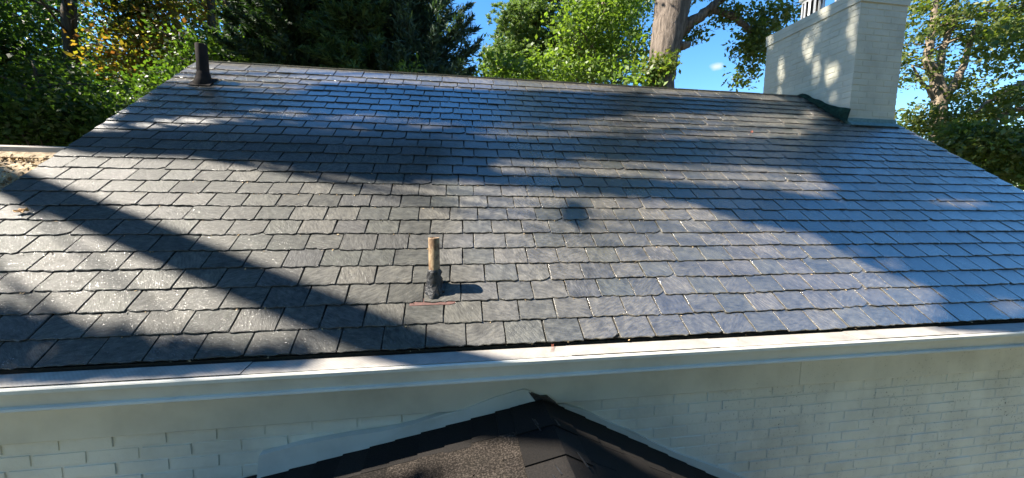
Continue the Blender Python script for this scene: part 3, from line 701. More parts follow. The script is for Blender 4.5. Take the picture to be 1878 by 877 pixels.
nd_ = 420; uu = rgn.uniform(-2.6, 4.6, nd_); kk = rgn.integers(0, 16, nd_)
ss = kk*EXPO - 0.004 - np.abs(rgn.normal(0, 0.006, nd_)); P = np.stack([uu, ss*CP, ss*SP], 1) + RN*(-0.004)
P2_ = np.stack([rgn.uniform(XL, XR, 160), rgn.uniform(-0.095, -0.012, 160), np.full(160, -0.0275)], 1); P2_[:, 2] -= (-0.012-P2_[:, 1])*0.095
deb = fast_quads('roof_debris', np.concatenate([leaf_quads(P, 0.011, 0.5, RN*1.5, rgn), leaf_quads(P2_, 0.010, 0.5, (0, 0, 1.5), rgn)]), M['litter'])
tag(deb, 'tiny dry crumbs caught along the slate edges and gutter guard', 'debris', kind='stuff')

# ------------------------------------------------------------------ trees
def clumps(centres, n_per, sig, rgn):
    c = np.repeat(centres, n_per, axis=0)
    return c + rgn.normal(size=c.shape)*np.asarray(sig)
def ellipsoid_pts(n, c, r, rgn, shell=0.45):
    d = rgn.normal(size=(n, 3)); d /= np.linalg.norm(d, axis=1)[:, None]
    k = shell + (1-shell)*rgn.random(n)**0.6
    wob = 1 + 0.22*np.sin(d[:, 0]*5+c[0]) + 0.18*np.sin(d[:, 2]*7+c[1]) + 0.12*np.sin(d[:, 1]*9)
    return np.asarray(c) + d*(k*wob)[:, None]*np.asarray(r)
def bez(a, b, c, n):
    t = np.linspace(0, 1, n)[:, None]; return (1-t)**2*a + 2*t*(1-t)*b + t*t*c
def px_blob(px, py, rx, ry, depth, rd):      # crown lobe given by its place and spread at a distance
    k = depth/F; return at_d(px, py, depth), (rx*k, rd, ry*k)
def tree(name, label, base, trunk, lobes, bark, leaf, seed, group=None, leaf_size=0.10, aspect=0.62, per=46, sig=(0.26, 0.26, 0.15), branches=26, bias=(0, 0, 0.8), limbs=(), br_r=0.035, sides=10):
    rgn = np.random.default_rng(seed); rg = random.Random(seed)
    base = np.asarray(base, float); root = thing(name, label, 'tree', base, group)
    tm = MB(); pts = [np.asarray(p, float) for p, r in trunk]; rad = [r for p, r in trunk]
    fine_p, fine_r = [], []
    for i in range(len(pts)-1):
        for t in np.linspace(0, 1, 6)[:-1]:
            fine_p.append(pts[i]*(1-t)+pts[i+1]*t); fine_r.append((rad[i]*(1-t)+rad[i+1]*t)*(1+rg.uniform(-.05, .05)))
    fine_p.append(pts[-1]); fine_r.append(rad[-1])
    tm.tube(fine_p, fine_r, sides, 0.05, rg); tm.build('trunk', M[bark], root, True)
    for lp, lr in limbs:
        lm = MB(); lp = [np.asarray(p, float) for p in lp]; P_, R_ = [], []
        for i in range(len(lp)-1):
            for t in np.linspace(0, 1, 6)[:-1]: P_.append(lp[i]*(1-t)+lp[i+1]*t + rgn.normal(size=3)*lr[i]*.12); R_.append(lr[i]*(1-t)+lr[i+1]*t)
        P_.append(lp[-1]); R_.append(lr[-1]); lm.tube(P_, R_, 8, 0.06, rg); lm.build('limb', M[bark], root, True)
    cents = []
    for (c, r), nc in lobes: cents.append(ellipsoid_pts(nc, c, r, rgn))
    cents = np.concatenate(cents)
    if branches:
        bm_ = MB(); pick = rgn.choice(len(cents), min(branches, len(cents)), replace=False)
        hz = [p for p in fine_p if p[2] > fine_p[0][2]+0.25*(fine_p[-1][2]-fine_p[0][2])]
        for i in pick:
            e = cents[i]
            if e[2] < 7 and min(np.linalg.norm(p-e) for p in hz) > 1.0 and limbs: continue
            e = cents[i]; cand = [p for p in hz if p[2] < e[2]-0.1] or hz[:3]
            s_ = min(cand, key=lambda p: np.linalg.norm(p-e)+rg.random()*1.5)
            mid = s_*0.45 + e*0.55 + np.array([rg.gauss(0, .25), rg.gauss(0, .25), 0.12*np.linalg.norm(e-s_)])
            bm_.tube(bez(s_, mid, e, 8) + rgn.normal(size=(8, 3))*np.array([[0], [.02], [.03], [.03], [.03], [.03], [.02], [0]]), np.linspace(br_r*rg.uniform(.7, 1.5), 0.006, 8), 5)
        if len(bm_.f) > 300: bm_.build('branches', M[bark], root, True)['kind'] = 'stuff'
    P = clumps(cents, per, sig, rgn)
    fast_quads('crown', leaf_quads(P, leaf_size, aspect, bias, rgn), M[leaf], root)
    return root

def simple_trunk(base, top, r0, r1, bend=0.15, n=5, seed=0):
    rg = random.Random(seed); base = np.asarray(base, float); top = np.asarray(top, float)
    out = []
    for i in range(n):
        t = i/(n-1); p = base*(1-t)+top*t + np.array([rg.gauss(0, bend), rg.gauss(0, bend), 0])*(0 < i < n-1)
        out.append((p, r0*(1-t)+r1*t + (r0*0.35 if i == 0 else 0)))
    return out
def ground_below(px, depth):
    p = at_d(px, 300, depth); return np.array([p[0], p[1], GROUND-0.05])

# --- left: dark woodland edge
b = ground_below(128, 12.0)
tree('broadleaf_tree', 'dark tall broadleaf tree with bare lower trunk behind the low wing roof', b, simple_trunk(b, at_d(132, -330, 12.0), 0.26, 0.12, 0.12, 6, 1),
     [(px_blob(10, 10, 90, 110, 12.0, 1.3), 66), (px_blob(215, 10, 26, 40, 12.0, .7), 10), (px_blob(20, -170, 190, 110, 12.0, 1.8), 60), (px_blob(-130, 40, 120, 160, 11.5, 1.5), 60), (px_blob(190, -170, 120, 70, 12.5, 1.5), 40), (px_blob(60, 110, 80, 60, 12.2, 1.0), 26), ((np.array([-9.6, 7.0, 10.0]), (1.9, 1.7, 1.5)), 330), ((np.array([-7.3, 7.0, 10.2]), (1.2, 1.9, 1.3)), 300), ((np.array([-11.6, 7.6, 10.2]), (1.6, 1.6, 1.6)), 170)], 'bark_dark', 'lf_dark', 31, 'trees behind the house', 0.13, per=70, sig=(.34, .34, .22))
b = ground_below(265, 12.6)
tree('autumn_tree', 'yellow green tree turning orange in sunlight beyond the left gable', b, simple_trunk(b, at_d(268, -160, 12.6), 0.11, 0.05, 0.15, 6, 2),
     [(px_blob(255, 40, 60, 60, 12.6, 1.2), 52), (px_blob(310, -10, 70, 50, 12.6, 1.2), 46), (px_blob(235, 112, 46, 40, 12.2, .9), 30), (px_blob(310, 80, 56, 40, 12.4, .9), 26)], 'bark_dark', 'lf_autumn', 32, 'trees behind the house', 0.14, per=44, sig=(.36, .36, .2))
b = ground_below(60, 8.5)
tree('understory_tree', 'low dark leafy tree filling the gap above the wing ridge', b, simple_trunk(b, at_d(60, 110, 8.5), 0.09, 0.03, 0.1, 5, 3),
     [(px_blob(70, 215, 130, 50, 8.5, 1.0), 80), (px_blob(-60, 190, 100, 80, 8.5, 1.0), 50), (px_blob(190, 215, 80, 45, 8.8, .9), 46), (px_blob(60, 260, 140, 26, 8.8, .8), 50), (px_blob(90, 150, 80, 36, 9.0, .8), 20)], 'bark_dark', 'lf_dark', 33, 'trees behind the house', 0.11, per=48, sig=(.24, .24, .15))
b = ground_below(320, 10.5)
tree('understory_tree', 'shady green bushy tree beside the left rake of the slate roof', b, simple_trunk(b, at_d(330, 60, 10.5), 0.09, 0.03, 0.1, 5, 4),
     [(px_blob(315, 165, 60, 36, 10.5, 1.0), 36), (px_blob(240, 200, 80, 45, 10.2, 1.0), 46), (px_blob(390, 100, 70, 30, 11.0, 1.0), 30), (px_blob(440, 120, 60, 34, 11.0, 1.0), 24)], 'bark_dark', 'lf_mid', 34, 'trees behind the house', 0.11, per=48, sig=(.26, .26, .15))
for px, r, lab, sd, dd in ((392, .13, 'slim grey tree trunk above the dark vent pipe', 41, 13.0), (420, .17, 'thicker dark trunk beside the slim grey one above the vent', 42, 14.0), (436, .10, 'thin dark trunk between the thick trunk and the evergreens', 43, 14.6)):
    b = ground_below(px-6, dd)
    tree('woodland_tree', lab, b, simple_trunk(b, at_d(px-12, -330, dd), r*1.15, r*.8, 0.05, 6, sd),
         [(px_blob(px-20+(sd-41)*20, -110, 110, 70, dd, 1.5), 50), (px_blob(px+(sd-42)*55, -10, 60, 40, dd+1.2, .9), 16)], 'bark_dark', 'lf_mid', sd, 'trees behind the house', 0.13, per=46, sig=(.34, .34, .2))
# backdrop of shaded woodland further back on the left
for i, (px, dd, ry, lf) in enumerate(((-60, 21, 260, 'lf_dark'), (90, 24, 110, 'lf_dark'), (270, 20, 150, 'lf_dark'), (390, 22, 260, 'lf_dark'), (530, 19, 300, 'lf_dark'), (660, 17, 330, 'lf_dark'))):
    b = ground_below(px, dd)
    labs = ['deep dark tree at the far left of the woodland', 'shaded far tree seen under the bright sky gap', 'far green tree behind the autumn tree', 'tall far tree behind the grouped trunks', 'dark far tree behind the dense evergreen', 'dark far tree filling behind the middle evergreens']
    tree('woodland_tree', labs[i], b, simple_trunk(b, at_d(px, -60, dd), 0.2, 0.08, 0.2, 5, 60+i),
         [(px_blob(px, 210-ry*.45, 120, ry*.6, dd, 2.5), 110), (px_blob(px+40, 190, 120, 70, dd, 2.0), 50)], 'bark_dark', lf, 70+i, 'trees behind the house', 0.22, per=56, sig=(.55, .55, .36), branches=12)

# --- evergreens
def conifer(name, label, base, top, R0, seed, mat, spray, n_br, rise, z_lo, card, bark='bark_dark', group='trees behind the house', dens=1.0):
    rgn = np.random.default_rng(seed); rg = random.Random(seed)
    base = np.asarray(base, float); top = np.asarray(top, float); root = thing(name, label, 'tree', base, group)
    tm = MB(); tm.tube([base+(top-base)*t for t in np.linspace(0, 1, 9)], list(np.linspace(.16, .02, 9)), 8, .05, rg); tm.build('trunk', M[bark], root, True)
    Q = []; bmh = MB(); H = np.linalg.norm(top-base)
    for i in range(n_br):
        t = z_lo + (1-z_lo)*rg.random()**1.15; s_ = base+(top-base)*t
        az = rg.uniform(0, 2*math.pi); L = R0*(1-t)**0.72*rg.uniform(.65, 1.15) + 0.25
        d = np.array([math.cos(az), math.sin(az), rise*rg.uniform(.5, 1.4)]); d /= np.linalg.norm(d)
        e = s_ + d*L; mid = s_ + d*L*.5 + np.array([0, 0, -0.10*L if rise > 0 else .1*L])
        ln = bez(s_, mid, e, 9); bmh.tube(ln, np.linspace(.022, .005, 9), 4, cap=False)
        n = int(L*spray*dens); tt = 0.18+0.82*rgn.random(n)
        idx = np.clip((tt*8).astype(int), 0, 7); fr_ = (tt*8-idx)[:, None]
        c = ln[idx]*(1-fr_)+ln[idx+1]*fr_
        ax = (ln[idx+1]-ln[idx]); ax /= np.linalg.norm(ax, axis=1)[:, None]
        sp = rgn.normal(size=(n, 3)); sp[:, 2] = sp[:, 2]*.6; sp /= np.linalg.norm(sp, axis=1)[:, None]
        a = ax*0.9 + sp*0.75; a /= np.linalg.norm(a, axis=1)[:, None]
        w_ = (0.34*L*(1.05-tt)**.8+0.03)[:, None]
        c = c + sp*w_*rgn.random((n, 1))
        Q.append(leaf_quads(c, card, 0.20, (0, 0, .6), rgn, axis=a, fold=.1))
    bmh.build('branches', M[bark], root, True)
    fast_quads('crown', np.concatenate(Q), M[mat], root); return root
b = ground_below(560, 10.0)
conifer('evergreen_tree', 'dense black green evergreen behind the slate ridge beside the trunks', b, at_d(540, -150, 10.0), 2.9, 81, 'nd_dark', 260, 330, 0.15, .28, .20)
b = ground_below(665, 9.2)
conifer('evergreen_tree', 'dense dark evergreen with brighter fans between the black evergreen and the cedar', b, at_d(660, -130, 9.2), 2.5, 82, 'nd_mid', 260, 330, 0.1, .3, .18)
b = ground_below(480, 11.5)
conifer('evergreen_tree', 'shaded evergreen with loose foliage right of the grouped trunks', b, at_d(470, -140, 11.5), 2.4, 84, 'nd_dark', 240, 260, 0.15, .28, .2)
b = ground_below(775, 10.0)
conifer('cedar_tree', 'blue green cedar with pointed upswept sprays against the sky', b, at_d(765, -150, 10.0), 3.4, 83, 'nd_cedar', 300, 210, 0.75, .18, .17)
b = ground_below(752, 8.0); ct = at_d(752, 128, 8.0)
tree('sapling', 'bright green sapling tip poking above the ridge before the cedar', b, simple_trunk(b, ct, .035, .01, .03, 5, 5), [((ct+np.array([0, 0, -.1]), (.20, .2, .25)), 14)], 'bark_dark', 'lf_bright', 85, None, .13, .3, 12, (.08, .08, .07), 8, (0, 0, .5))

# --- centre: light pine and maple
def tufts(name, label, base, top, lobes, seed, mat, bark, r0, group='trees behind the house'):
    rgn = np.random.default_rng(seed); rg = random.Random(seed); root = thing(name, label, 'tree', base, group)
    tm = MB(); tp_ = simple_trunk(base, top, r0, r0*.3, .08, 6, seed); tm.tube([p for p, r in tp_], [r for p, r in tp_], 9, .05, rg); tm.build('trunk', M[bark], root, True)
    cents = np.concatenate([ellipsoid_pts(nc, c, r, rgn, .3) for (c, r), nc in lobes])
    bm_ = MB(); tp2 = [p for p, r in tp_]
    fine = [tp2[i]*(1-t)+tp2[i+1]*t for i in range(5) for t in (0, .25, .5, .75)]
    for c in cents[::5]:
        s_ = min([p for p in fine if p[2] < c[2]+.3] or fine[:2], key=lambda p: np.linalg.norm(p-c))
        bm_.tube(bez(s_, (s_+c)/2+np.array([0, 0, -.15]), c, 6), np.linspace(.03, .006, 6), 4, cap=False)
    bm_.build('branches', M[bark], root, True)
    sub = clumps(cents, 7, (.24, .24, .13), rgn); P = np.repeat(sub, 40, axis=0); n = len(P)
    d = rgn.normal(size=(n, 3)); d[:, 2] = np.abs(d[:, 2])*.8+.1; d /= np.linalg.norm(d, axis=1)[:, None]
    P = P + d*.07
    fast_quads('crown', leaf_quads(P, .15, .16, (0, 0, .2), rgn, axis=d, fold=.05), M[mat], root); return root
b = ground_below(985, 14.0)
tufts('pine_tree', 'soft pale green pine in full sun right of the cedar', b, at_d(985, -300, 14.0),
      [(px_blob(975, 60, 80, 60, 14, 1.5), 150), (px_blob(1000, -60, 80, 70, 14, 1.4), 100), (px_blob(930, 118, 46, 34, 13.6, 1.0), 70), (px_blob(1060, 100, 80, 55, 14, 1.3), 100), (px_blob(1080, 10, 60, 50, 14.5, 1.3), 70)], 91, 'nd_pine', 'bark_tan', .17)
b = ground_below(1090, 12.0)
tree('maple_tree', 'bright yellow green maple between the pale pine and the oak trunk', b, simple_trunk(b, at_d(1105, -60, 12.0), .10, .03, .1, 6, 6),
     [(px_blob(1075, 55, 65, 55, 12, 1.2), 70), (px_blob(1145, 90, 55, 50, 12, 1.1), 56), (px_blob(1125, -10, 70, 45, 12, 1.2), 60), (px_blob(925, 140, 60, 22, 11.5, .8), 36), (px_blob(1030, 130, 90, 28, 11.5, .8), 60), (px_blob(1180, 145, 36, 20, 9, .5), 10)], 'bark_tan', 'lf_bright', 92, 'trees behind the house', .125, per=36, sig=(.25, .25, .15))
b = ground_below(1120, 16.0)
tree('woodland_tree', 'darker green tree showing behind the maple and oak trunk', b, simple_trunk(b, at_d(1130, -160, 16.0), .14, .05, .15, 6, 7),
     [(px_blob(1130, 0, 70, 45, 16, 1.5), 80), (px_blob(1090, 120, 90, 50, 16, 1.5), 80), (px_blob(960, 110, 70, 50, 17, 1.5), 60)], 'bark_dark', 'lf_dark', 93, 'trees behind the house', .14, per=44, sig=(.34, .34, .2))

# --- big oak: leaning trunk in view, high crown over the house
D = 9.3
b = ground_below(1196, D)
ot = [(b, .46), (at_d(1204, 220, D), .36), (at_d(1210, 150, D), .345), (at_d(1219, 90, D), .36), (at_d(1229, 40, D), .41), (at_d(1236, -10, D), .46), (at_d(1245, -120, D), .40), (at_d(1225, -330, D), .34), (at_d(1190, -640, D), .22), (at_d(1160, -900, D), .10)]
E_ = lambda px, py, d: at_d(px, py, d)
limbs = [([E_(1240, 62, D), E_(1272, 40, D-.1), E_(1304, 16, D-.2), E_(1326, -4, D-.3), E_(1370, -60, D-.6)], [.17, .135, .115, .10, .06]),
         ([E_(1303, 18, D-.2), E_(1335, 25, D-.2), E_(1365, 46, D-.1), E_(1392, 72, D), E_(1425, 100, D+.2)], [.085, .08, .075, .065, .04]),
         ([E_(1240, -100, D), E_(1100, -330, D-.5), np.array([2.6, 4.2, 9.5])], [.2, .14, .06]),
         ([E_(1235, -250, D), np.array([4.6, 4.4, 9.0]), np.array([5.6, 2.4, 11.0])], [.2, .13, .05]),
         ([E_(1225, -330, D), np.array([6.5, 6.5, 10.5]), np.array([8.5, 6.0, 12.5])], [.18, .12, .05])]
high = [((np.array([2.7, 7.6, 10.2]), (1.15, 2.0, 1.0)), 260), ((np.array([5.2, 7.0, 10.2]), (1.8, 2.1, 1.2)), 360), ((np.array([8.0, 7.0, 10.0]), (1.9, 2.2, 1.2)), 380), ((np.array([10.8, 7.2, 9.8]), (1.7, 2.0, 1.2)), 320), ((np.array([12.5, 6.4, 9.6]), (.9, 1.4, 1.0)), 130), ((np.array([2.0, 2.4, 10.6]), (1.1, 1.5, .9)), 200), ((np.array([4.3, 2.7, 10.6]), (1.4, 1.5, .9)), 240), ((np.array([3.0, .6, 10.6]), (1.2, 1.1, .8)), 170)]
low = [(px_blob(1392, 65, 22, 34, D, .4), 22), (px_blob(1375, 95, 16, 40, D, .35), 14), (px_blob(1345, 22, 34, 16, D-.2, .4), 10), (px_blob(1420, 30, 34, 30, D, .5), 16), (px_blob(1360, 150, 10, 8, D, .2), 3), (px_blob(1275, 62, 22, 10, D, .3), 6), (px_blob(1300, -30, 60, 20, D, .5), 14), (px_blob(1198, 130, 18, 26, D-.45, .2), 9), (px_blob(1225, 118, 12, 30, D-.5, .12), 5)]
tree('oak_tree', 'massive grey barked oak trunk with a crooked limb reaching toward the chimney', b, ot, high+low, 'bark_oak', 'lf_oak', 101, 'trees behind the house', .115, .5, 44, (.15, .15, .12), 60, (0, 0, .6), limbs, sides=20)
ks = MB(); kc = at_d(1252, 84, D-.12); ks.tube([at_d(1238, 86, D), kc, at_d(1264, 82, D-.1)], [.13, .11, .075], 9, .05, random.Random(3))
kob = ks.build('branch_stub', M['bark_oak'], None, True); oak_root = [o for o in COL.objects if o.name == 'oak_tree'][0]
kob.parent = oak_root; kob.matrix_parent_inverse = Matrix.Translation(-oak_root.location)

# --- right: sunlit oak and its neighbour
D = 13.0; b = ground_below(1728, D)
rt = [(b, .30), (at_d(1722, 250, D), .25), (at_d(1722, 200, D), .22), (at_d(1724, 175, D), .23), (at_d(1716, 140, D), .17), (at_d(1700, 110, D), .14), (at_d(1712, 40, D), .10), (at_d(1722, -80, D), .05)]
limbs = [([E_(1722, 182, D), E_(1745, 165, D), E_(1768, 120, D), E_(1785, 60, D), E_(1820, 0, D)], [.15, .12, .10, .07, .04]),
         ([E_(1720, 150, D), E_(1728, 90, D), E_(1750, 40, D), E_(1762, -40, D)], [.12, .10, .07, .04]),
         ([E_(1718, 185, D), E_(1690, 150, D), E_(1672, 120, D)], [.08, .06, .03])]
lob = [(px_blob(1695, 30, 50, 50, D, 1.2), 30), (px_blob(1775, 50, 60, 40, D, 1.3), 34), (px_blob(1745, -60, 110, 50, D, 1.6), 50), (px_blob(1680, 120, 34, 40, D, .9), 14), (px_blob(1800, 130, 56, 36, D, 1.2), 20), (px_blob(1688, 225, 40, 28, D-.5, .8), 26), (px_blob(1755, 170, 36, 16, D, .7), 9), (px_blob(1850, 30, 50, 50, D, 1.4), 36), (px_blob(1775, 225, 46, 22, D, .8), 18)]
tree('oak_tree', 'sunlit yellow green oak with forked tan trunk right of the chimney', b, rt, lob, 'bark_tan', 'lf_oak', 111, 'trees behind the house', .13, .55, 56, (.24, .24, .12), 60, (0, 0, .7), limbs, .03)
D = 11.0; b = ground_below(2040, D)
limbs = [([E_(2030, 120, D), E_(1940, 140, D), E_(1878, 152, D), E_(1830, 172, D), E_(1790, 205, D)], [.16, .12, .09, .06, .03]),
         ([E_(2035, 170, D), E_(1920, 190, D), E_(1850, 205, D), E_(1800, 235, D)], [.14, .10, .07, .03])]
lob = [(px_blob(1850, 90, 46, 40, D, .9), 24), (px_blob(1840, 190, 50, 30, D, .8), 24), (px_blob(1790, 262, 56, 30, D, .8), 56), (px_blob(1860, 280, 60, 40, D, .9), 66), (px_blob(1950, 200, 70, 120, D, 1.2), 50), (px_blob(1960, 0, 80, 120, D, 1.4), 44), (px_blob(1740, 245, 30, 18, D+.4, .5), 10), (px_blob(1850, 330, 60, 30, D, .9), 24)]
tree('oak_tree', 'shaded oak with long low limbs over the right roof edge', b, simple_trunk(b, at_d(2030, -200, D), .28, .12, .1, 6, 9), lob, 'bark_tan', 'lf_oak', 112, 'trees behind the house', .14, .55, 42, (.23, .23, .13), 40, (0, 0, .7), limbs, .03)
for i, (px, dd) in enumerate(((1800, 24), (1930, 22), (1640, 30), (2100, 20))):
    b = ground_below(px, dd); labs = ['far green tree low behind the sunlit oak', 'far leafy tree behind the low oak limbs', 'distant tree hidden low behind the chimney', 'far tree beyond the right gable']
    tree('woodland_tree', labs[i], b, simple_trunk(b, at_d(px, 200, dd), .2, .08, .2, 5, 160+i),
         [(px_blob(px, 300, 110, 50, dd, 2.5), 90)], 'bark_dark', 'lf_mid', 170+i, 'trees behind the house', .22, per=50, sig=(.55, .55, .36), branches=10)
cw = MB(); a, c = at_d(1700, 318, 11.5), at_d(2300, 324, 11.5); cw.tube([a*(1-t)+c*t+np.array([0, 0, -.25*t*(1-t)]) for t in np.linspace(0, 1, 12)], [.009]*12, 5)
wire = cw.build('power_line', M['cable']); tag(wire, 'thin grey overhead cable beyond the right roof edge', 'cable')
pole_b = ground_below(2300, 11.5); pm = MB(); pm.tube([pole_b, c+np.array([0, 0, .6])], [.13, .10], 10); pl = pm.build('utility_pole', M['bark_tan']); tag(pl, 'wooden utility pole carrying the thin cable', 'utility pole')
pole2 = ground_below(1700, 11.5); pm = MB(); pm.tube([pole2, a+np.array([0, 0, .1])], [.07, .06], 10); pl = pm.build('cable_post', M['bark_tan']); tag(pl, 'short post holding the near end of the cable behind the roof', 'post')

# ------------------------------------------------------------------ tall tree left of the house: its limbs and leaves cast the shade on the roof
SH_POLYS = [  # shaded zones of the roof, outlined in the photograph
 [(300,152),(440,162),(540,172),(600,150),(720,152),(880,164),(1000,164),(1180,172),(1400,182),(1470,186),(1470,214),(1330,208),(1180,206),(1000,222),(880,230),(700,213),(560,207),(380,202),(330,214),(180,238)],
 [(130,264),(160,238),(370,226),(480,236),(620,242),(760,248),(900,250),(1100,252),(1330,252),(1480,246),(1530,312),(1330,306),(1100,294),(905,292),(905,328),(840,334),(700,338),(560,320),(470,302),(300,282)],
 [(880,310),(1000,316),(1180,322),(1260,330),(1420,342),(1530,360),(1560,400),(1540,440),(1460,430),(1370,414),(1260,372),(1108,362),(972,350),(852,336)],
 [(1022,366),(1075,366),(1085,400),(1060,422),(1030,410)],
 [(1560,225),(1650,232),(1900,352),(1900,640),(1700,610),(1735,546),(1680,522),(1626,505),(1558,471),(1500,440),(1540,372),(1500,322),(1470,256),(1500,210)],
 [(-60,525),(60,548),(200,578),(290,602),(420,612),(590,628),(590,700),(-60,750)],
 [(470,672),(560,668),(560,700),(470,705)],
]
LIT = [(1400,214,60,7),(1290,226,60,9),(1180,240,50,7),(1040,228,70,6),(1570,462,28,9),(1640,484,26,10),(1760,372,60,7),(1700,420,16,5),(640,345,60,6),(1480,342,60,10),(1850,560,30,14),(1500,236,30,5),(1640,600,60,12),(1500,604,40,10)]
def in_poly(x, y, poly):
    r = np.zeros(len(x), bool); n = len(poly)
    for i in range(n):
        x1, y1 = poly[i]; x2, y2 = poly[(i+1) % n]
        c = ((y1 > y) != (y2 > y)) & (x < (x2-x1)*(y-y1)/((y2-y1) if y2 != y1 else 1e-9)+x1); r ^= c
    return r
rgn = np.random.default_rng(77)
PU = [[roof_us(*p) for p in poly] for poly in SH_POLYS]
n = 130000
uu = rgn.uniform(XL-0.3, XR+0.4, n); ss = rgn.uniform(-0.35, SR+0.15, n)
mask = np.zeros(n, bool)
jit = rgn.normal(size=(2, n))*0.015
for i, pu in enumerate(PU):
    mk = in_poly(uu+jit[0]+.03, ss+jit[1]+.042, pu) & in_poly(uu+jit[0]-.03, ss+jit[1]-.042, pu)
    if i == 5: mk &= rgn.random(n) < 0.65
    mask |= mk
X_, Y_, Z_ = uu, ss*CP, ss*SP
v = np.stack([X_, Y_, Z_], 1)-CAM; zz = v@fwd; PXX = PW/2+F*(v@r2)/zz; PYY = PH/2-F*(v@u2)/zz
for cx, cy, rx, ry in LIT: mask &= ((PXX-cx)/rx)**2+((PYY-cy)/ry)**2 > 1
ROOFP = np.stack([X_, Y_, Z_], 1)[mask]
# chimney face: mostly shaded, a few lit spots
CL = [(1482,88,10,26),(1497,128,7,28),(1526,135,13,28),(1432,130,6,26),(1564,50,10,52),(1426,170,9,9),(1413,74,7,16),(1497,62,8,16),(1512,20,10,16),(1528,178,8,8)]
n = 16000
cy_ = rgn.uniform(CHY0-.1, CHY1+.1, n); cz_ = rgn.uniform(1.6, 3.5, n); cp_ = np.stack([np.full(n, CHX0), cy_, cz_], 1)
v = cp_-CAM; zz = v@fwd; PXX = PW/2+F*(v@r2)/zz; PYY = PH/2-F*(v@u2)/zz; mk = np.ones(n, bool)
for cx, cy, rx, ry in CL: mk &= ((PXX-cx)/rx)**2+((PYY-cy)/ry)**2 > 1
mk |= rgn.random(n) < 0.045
CHP = cp_[mk]
n = 9000; px_ = rgn.uniform(-1.9, 1.5, n); py_ = rgn.uniform(-1.6, -0.25, n)
pk_ = ((px_ < -0.33+rgn.normal(size=n)*.05) | ((px_ > .32) & (rgn.random(n) < .7) & (np.sin(px_*9+py_*5) > -.75)))
POP = np.stack([px_, py_, np.where(px_ < ax_, az_-(ax_-px_)*ML, az_-(px_-ax_)*MR)], 1)[pk_]
T_ROOF = 8.0 + 4.0*rgn.random(len(ROOFP)); T_CH = 9.0+4.0*rgn.random(len(CHP))
LP = np.concatenate([ROOFP+SUN*T_ROOF[:, None], CHP+SUN*T_CH[:, None], POP+SUN*(8.5+3.5*rgn.random(len(POP)))[:, None]])
tb = np.array([-9.6, 2.5, GROUND-0.05])
shade = thing('shade_tree', 'tall broadleaf tree left of the house whose limbs shade the slate roof', 'tree', tb)
tr_ = [(tb, .45), (tb+np.array([.05, 0, 3]), .34), (tb+np.array([.1, -.1, 8]), .26), (tb+np.array([.15, -.25, 10]), .20), (tb+np.array([.3, -.85, 12]), .11), (tb+np.array([.5, -.88, 14.5]), .05)]; tm = MB(); tm.tube([p for p, r in tr_], [r for p, r in tr_], 12, .05, random.Random(1)); tm.build('trunk', M['bark_oak'], shade, True)
ua, ub = roof_us(22, 332), roof_us(770, 645)
A = roof_pt(*ua)+SUN*8.0; B_ = roof_pt(*ub)+SUN*9.0; dA = (B_-A)
lm = MB(); lm.tube([A-dA*.75+np.array([0, 0, -.1]), A-dA*.3, A, A+dA*.35, A+dA*.7, B_, B_+dA*.4], [.15, .125, .115, .115, .12, .125, .10], 10, .06, random.Random(6)); lm.build('limb', M['bark_oak'], shade, True)
bm_ = MB(); pk = rgn.choice(len(LP), 60, replace=False); hz = [np.array([-9.5, 2.4, z]) for z in (5, 6.5)]+[np.array([-9.4, 1.75, 8.8]), np.array([-9.3, 1.64, 9.8])]
for i in pk:
    e = LP[i]; s_ = min(hz, key=lambda p: abs(p[2]-(e[2]-2))); bm_.tube(bez(s_, s_*.5+e*.5+np.array([0, 0, .5]), e, 7), np.linspace(.03, .006, 7), 5, cap=False)
bm_.build('branches', M['bark_oak'], shade, True)
extra = np.concatenate([ellipsoid_pts(160, c, r, rgn) for c, r in (((-12.5, 0.5, 5.5), (1.8, 2.2, 1.6)), ((-14, 2.5, 7.5), (1.8, 2.2, 1.6)))])
Q = np.concatenate([leaf_quads(LP, .072, .75, SUN*1.2, rgn), leaf_quads(clumps(extra, 40, (.3, .3, .2), rgn), .13, .6, (0, 0, .8), rgn)])
fast_quads('crown', Q, M['lf_mid'], shade)
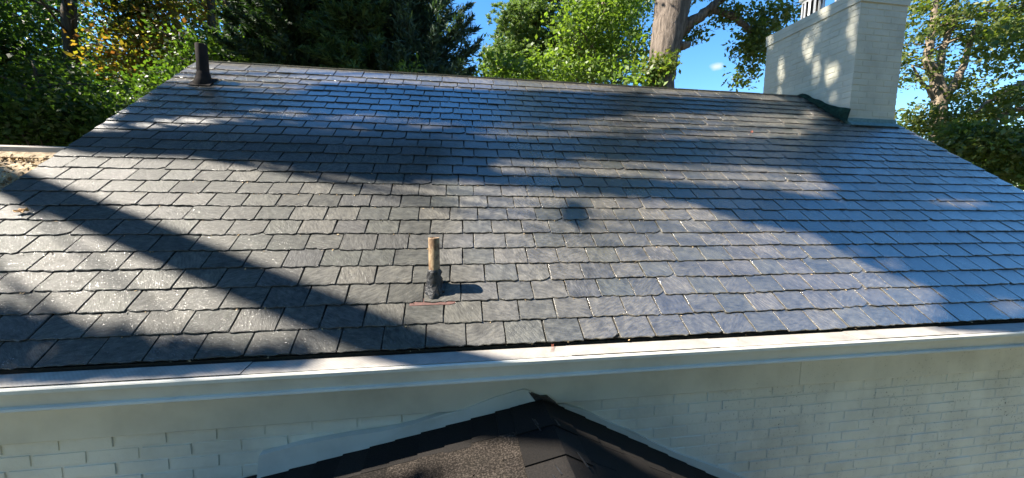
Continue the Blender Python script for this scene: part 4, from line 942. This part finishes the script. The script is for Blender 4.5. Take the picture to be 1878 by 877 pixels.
# woods to the left, out of view, shading the woodland edge
for i, (x, y, h) in enumerate(((-15, 8, 11), (-17, 13, 8), (-21, 10, 12), (-13.5, 5.5, 9), (-19, 17, 12))):
    b = np.array([x, y, GROUND-.05]); labs = ['leafy tree in the left woodland nearest the wing', 'tall tree in the left woodland behind the wing', 'broad tree deeper in the left woodland', 'smaller tree beside the low wing', 'tall tree deep in the woodland behind']
    tree('woodland_tree', labs[i], b, simple_trunk(b, (x, y, h-1), .25, .08, .2, 5, 180+i), [((np.array([x, y, h*.55]), (2.6, 2.6, h*.38)), 190)], 'bark_dark', 'lf_dark', 190+i, 'trees behind the house', .22, per=46, sig=(.5, .5, .35), branches=12)

# unseen trees added behind the viewpoint to cut sky light on wall and roof
for i, (x, y, h, R_) in enumerate(((-6.5, -9.5, 12, 3.8), (-0.5, -10.5, 13, 4.2), (6, -10, 12.5, 4.0), (12.5, -9.5, 12, 3.8), (18, -7.5, 9, 3.0))):
    b = np.array([x, y, GROUND-.05]); labs = ['added broad leafy tree cutting sky light in front of the wing', 'added tallest leafy tree cutting sky light in front of the porch', 'added broad leafy tree cutting sky light in front of the brick wall', 'added leafy tree cutting sky light in front of the right gable', 'added smaller leafy tree cutting sky light off the right end of the house']
    tree('sky_blocker_tree', labs[i], b, simple_trunk(b, (x, y, h-1), .3, .1, .2, 5, 210+i), [((np.array([x, y, h*.5]), (R_, R_*.8, h*.45)), 330)], 'bark_dark', 'lf_dark', 220+i, 'added trees that cut the sky light', .26, per=44, sig=(.55, .55, .4), branches=14)
# distant woods closing the horizon
rgn = np.random.default_rng(400); n = 26000
th = rgn.uniform(0, 2*math.pi, n); rad = rgn.uniform(42, 60, n); hgt = GROUND + rgn.random(n)**0.8*(6.5 + 1.3*np.sin(th*17) + 0.9*np.sin(th*41))
P = np.stack([np.cos(th)*rad, np.sin(th)*rad, hgt], 1)
fw = fast_quads('far_woods', leaf_quads(P, 0.9, 0.7, (0, 0, .5), rgn), M['lf_mid'])
tag(fw, 'distant green woods along the horizon', 'woods', kind='stuff')
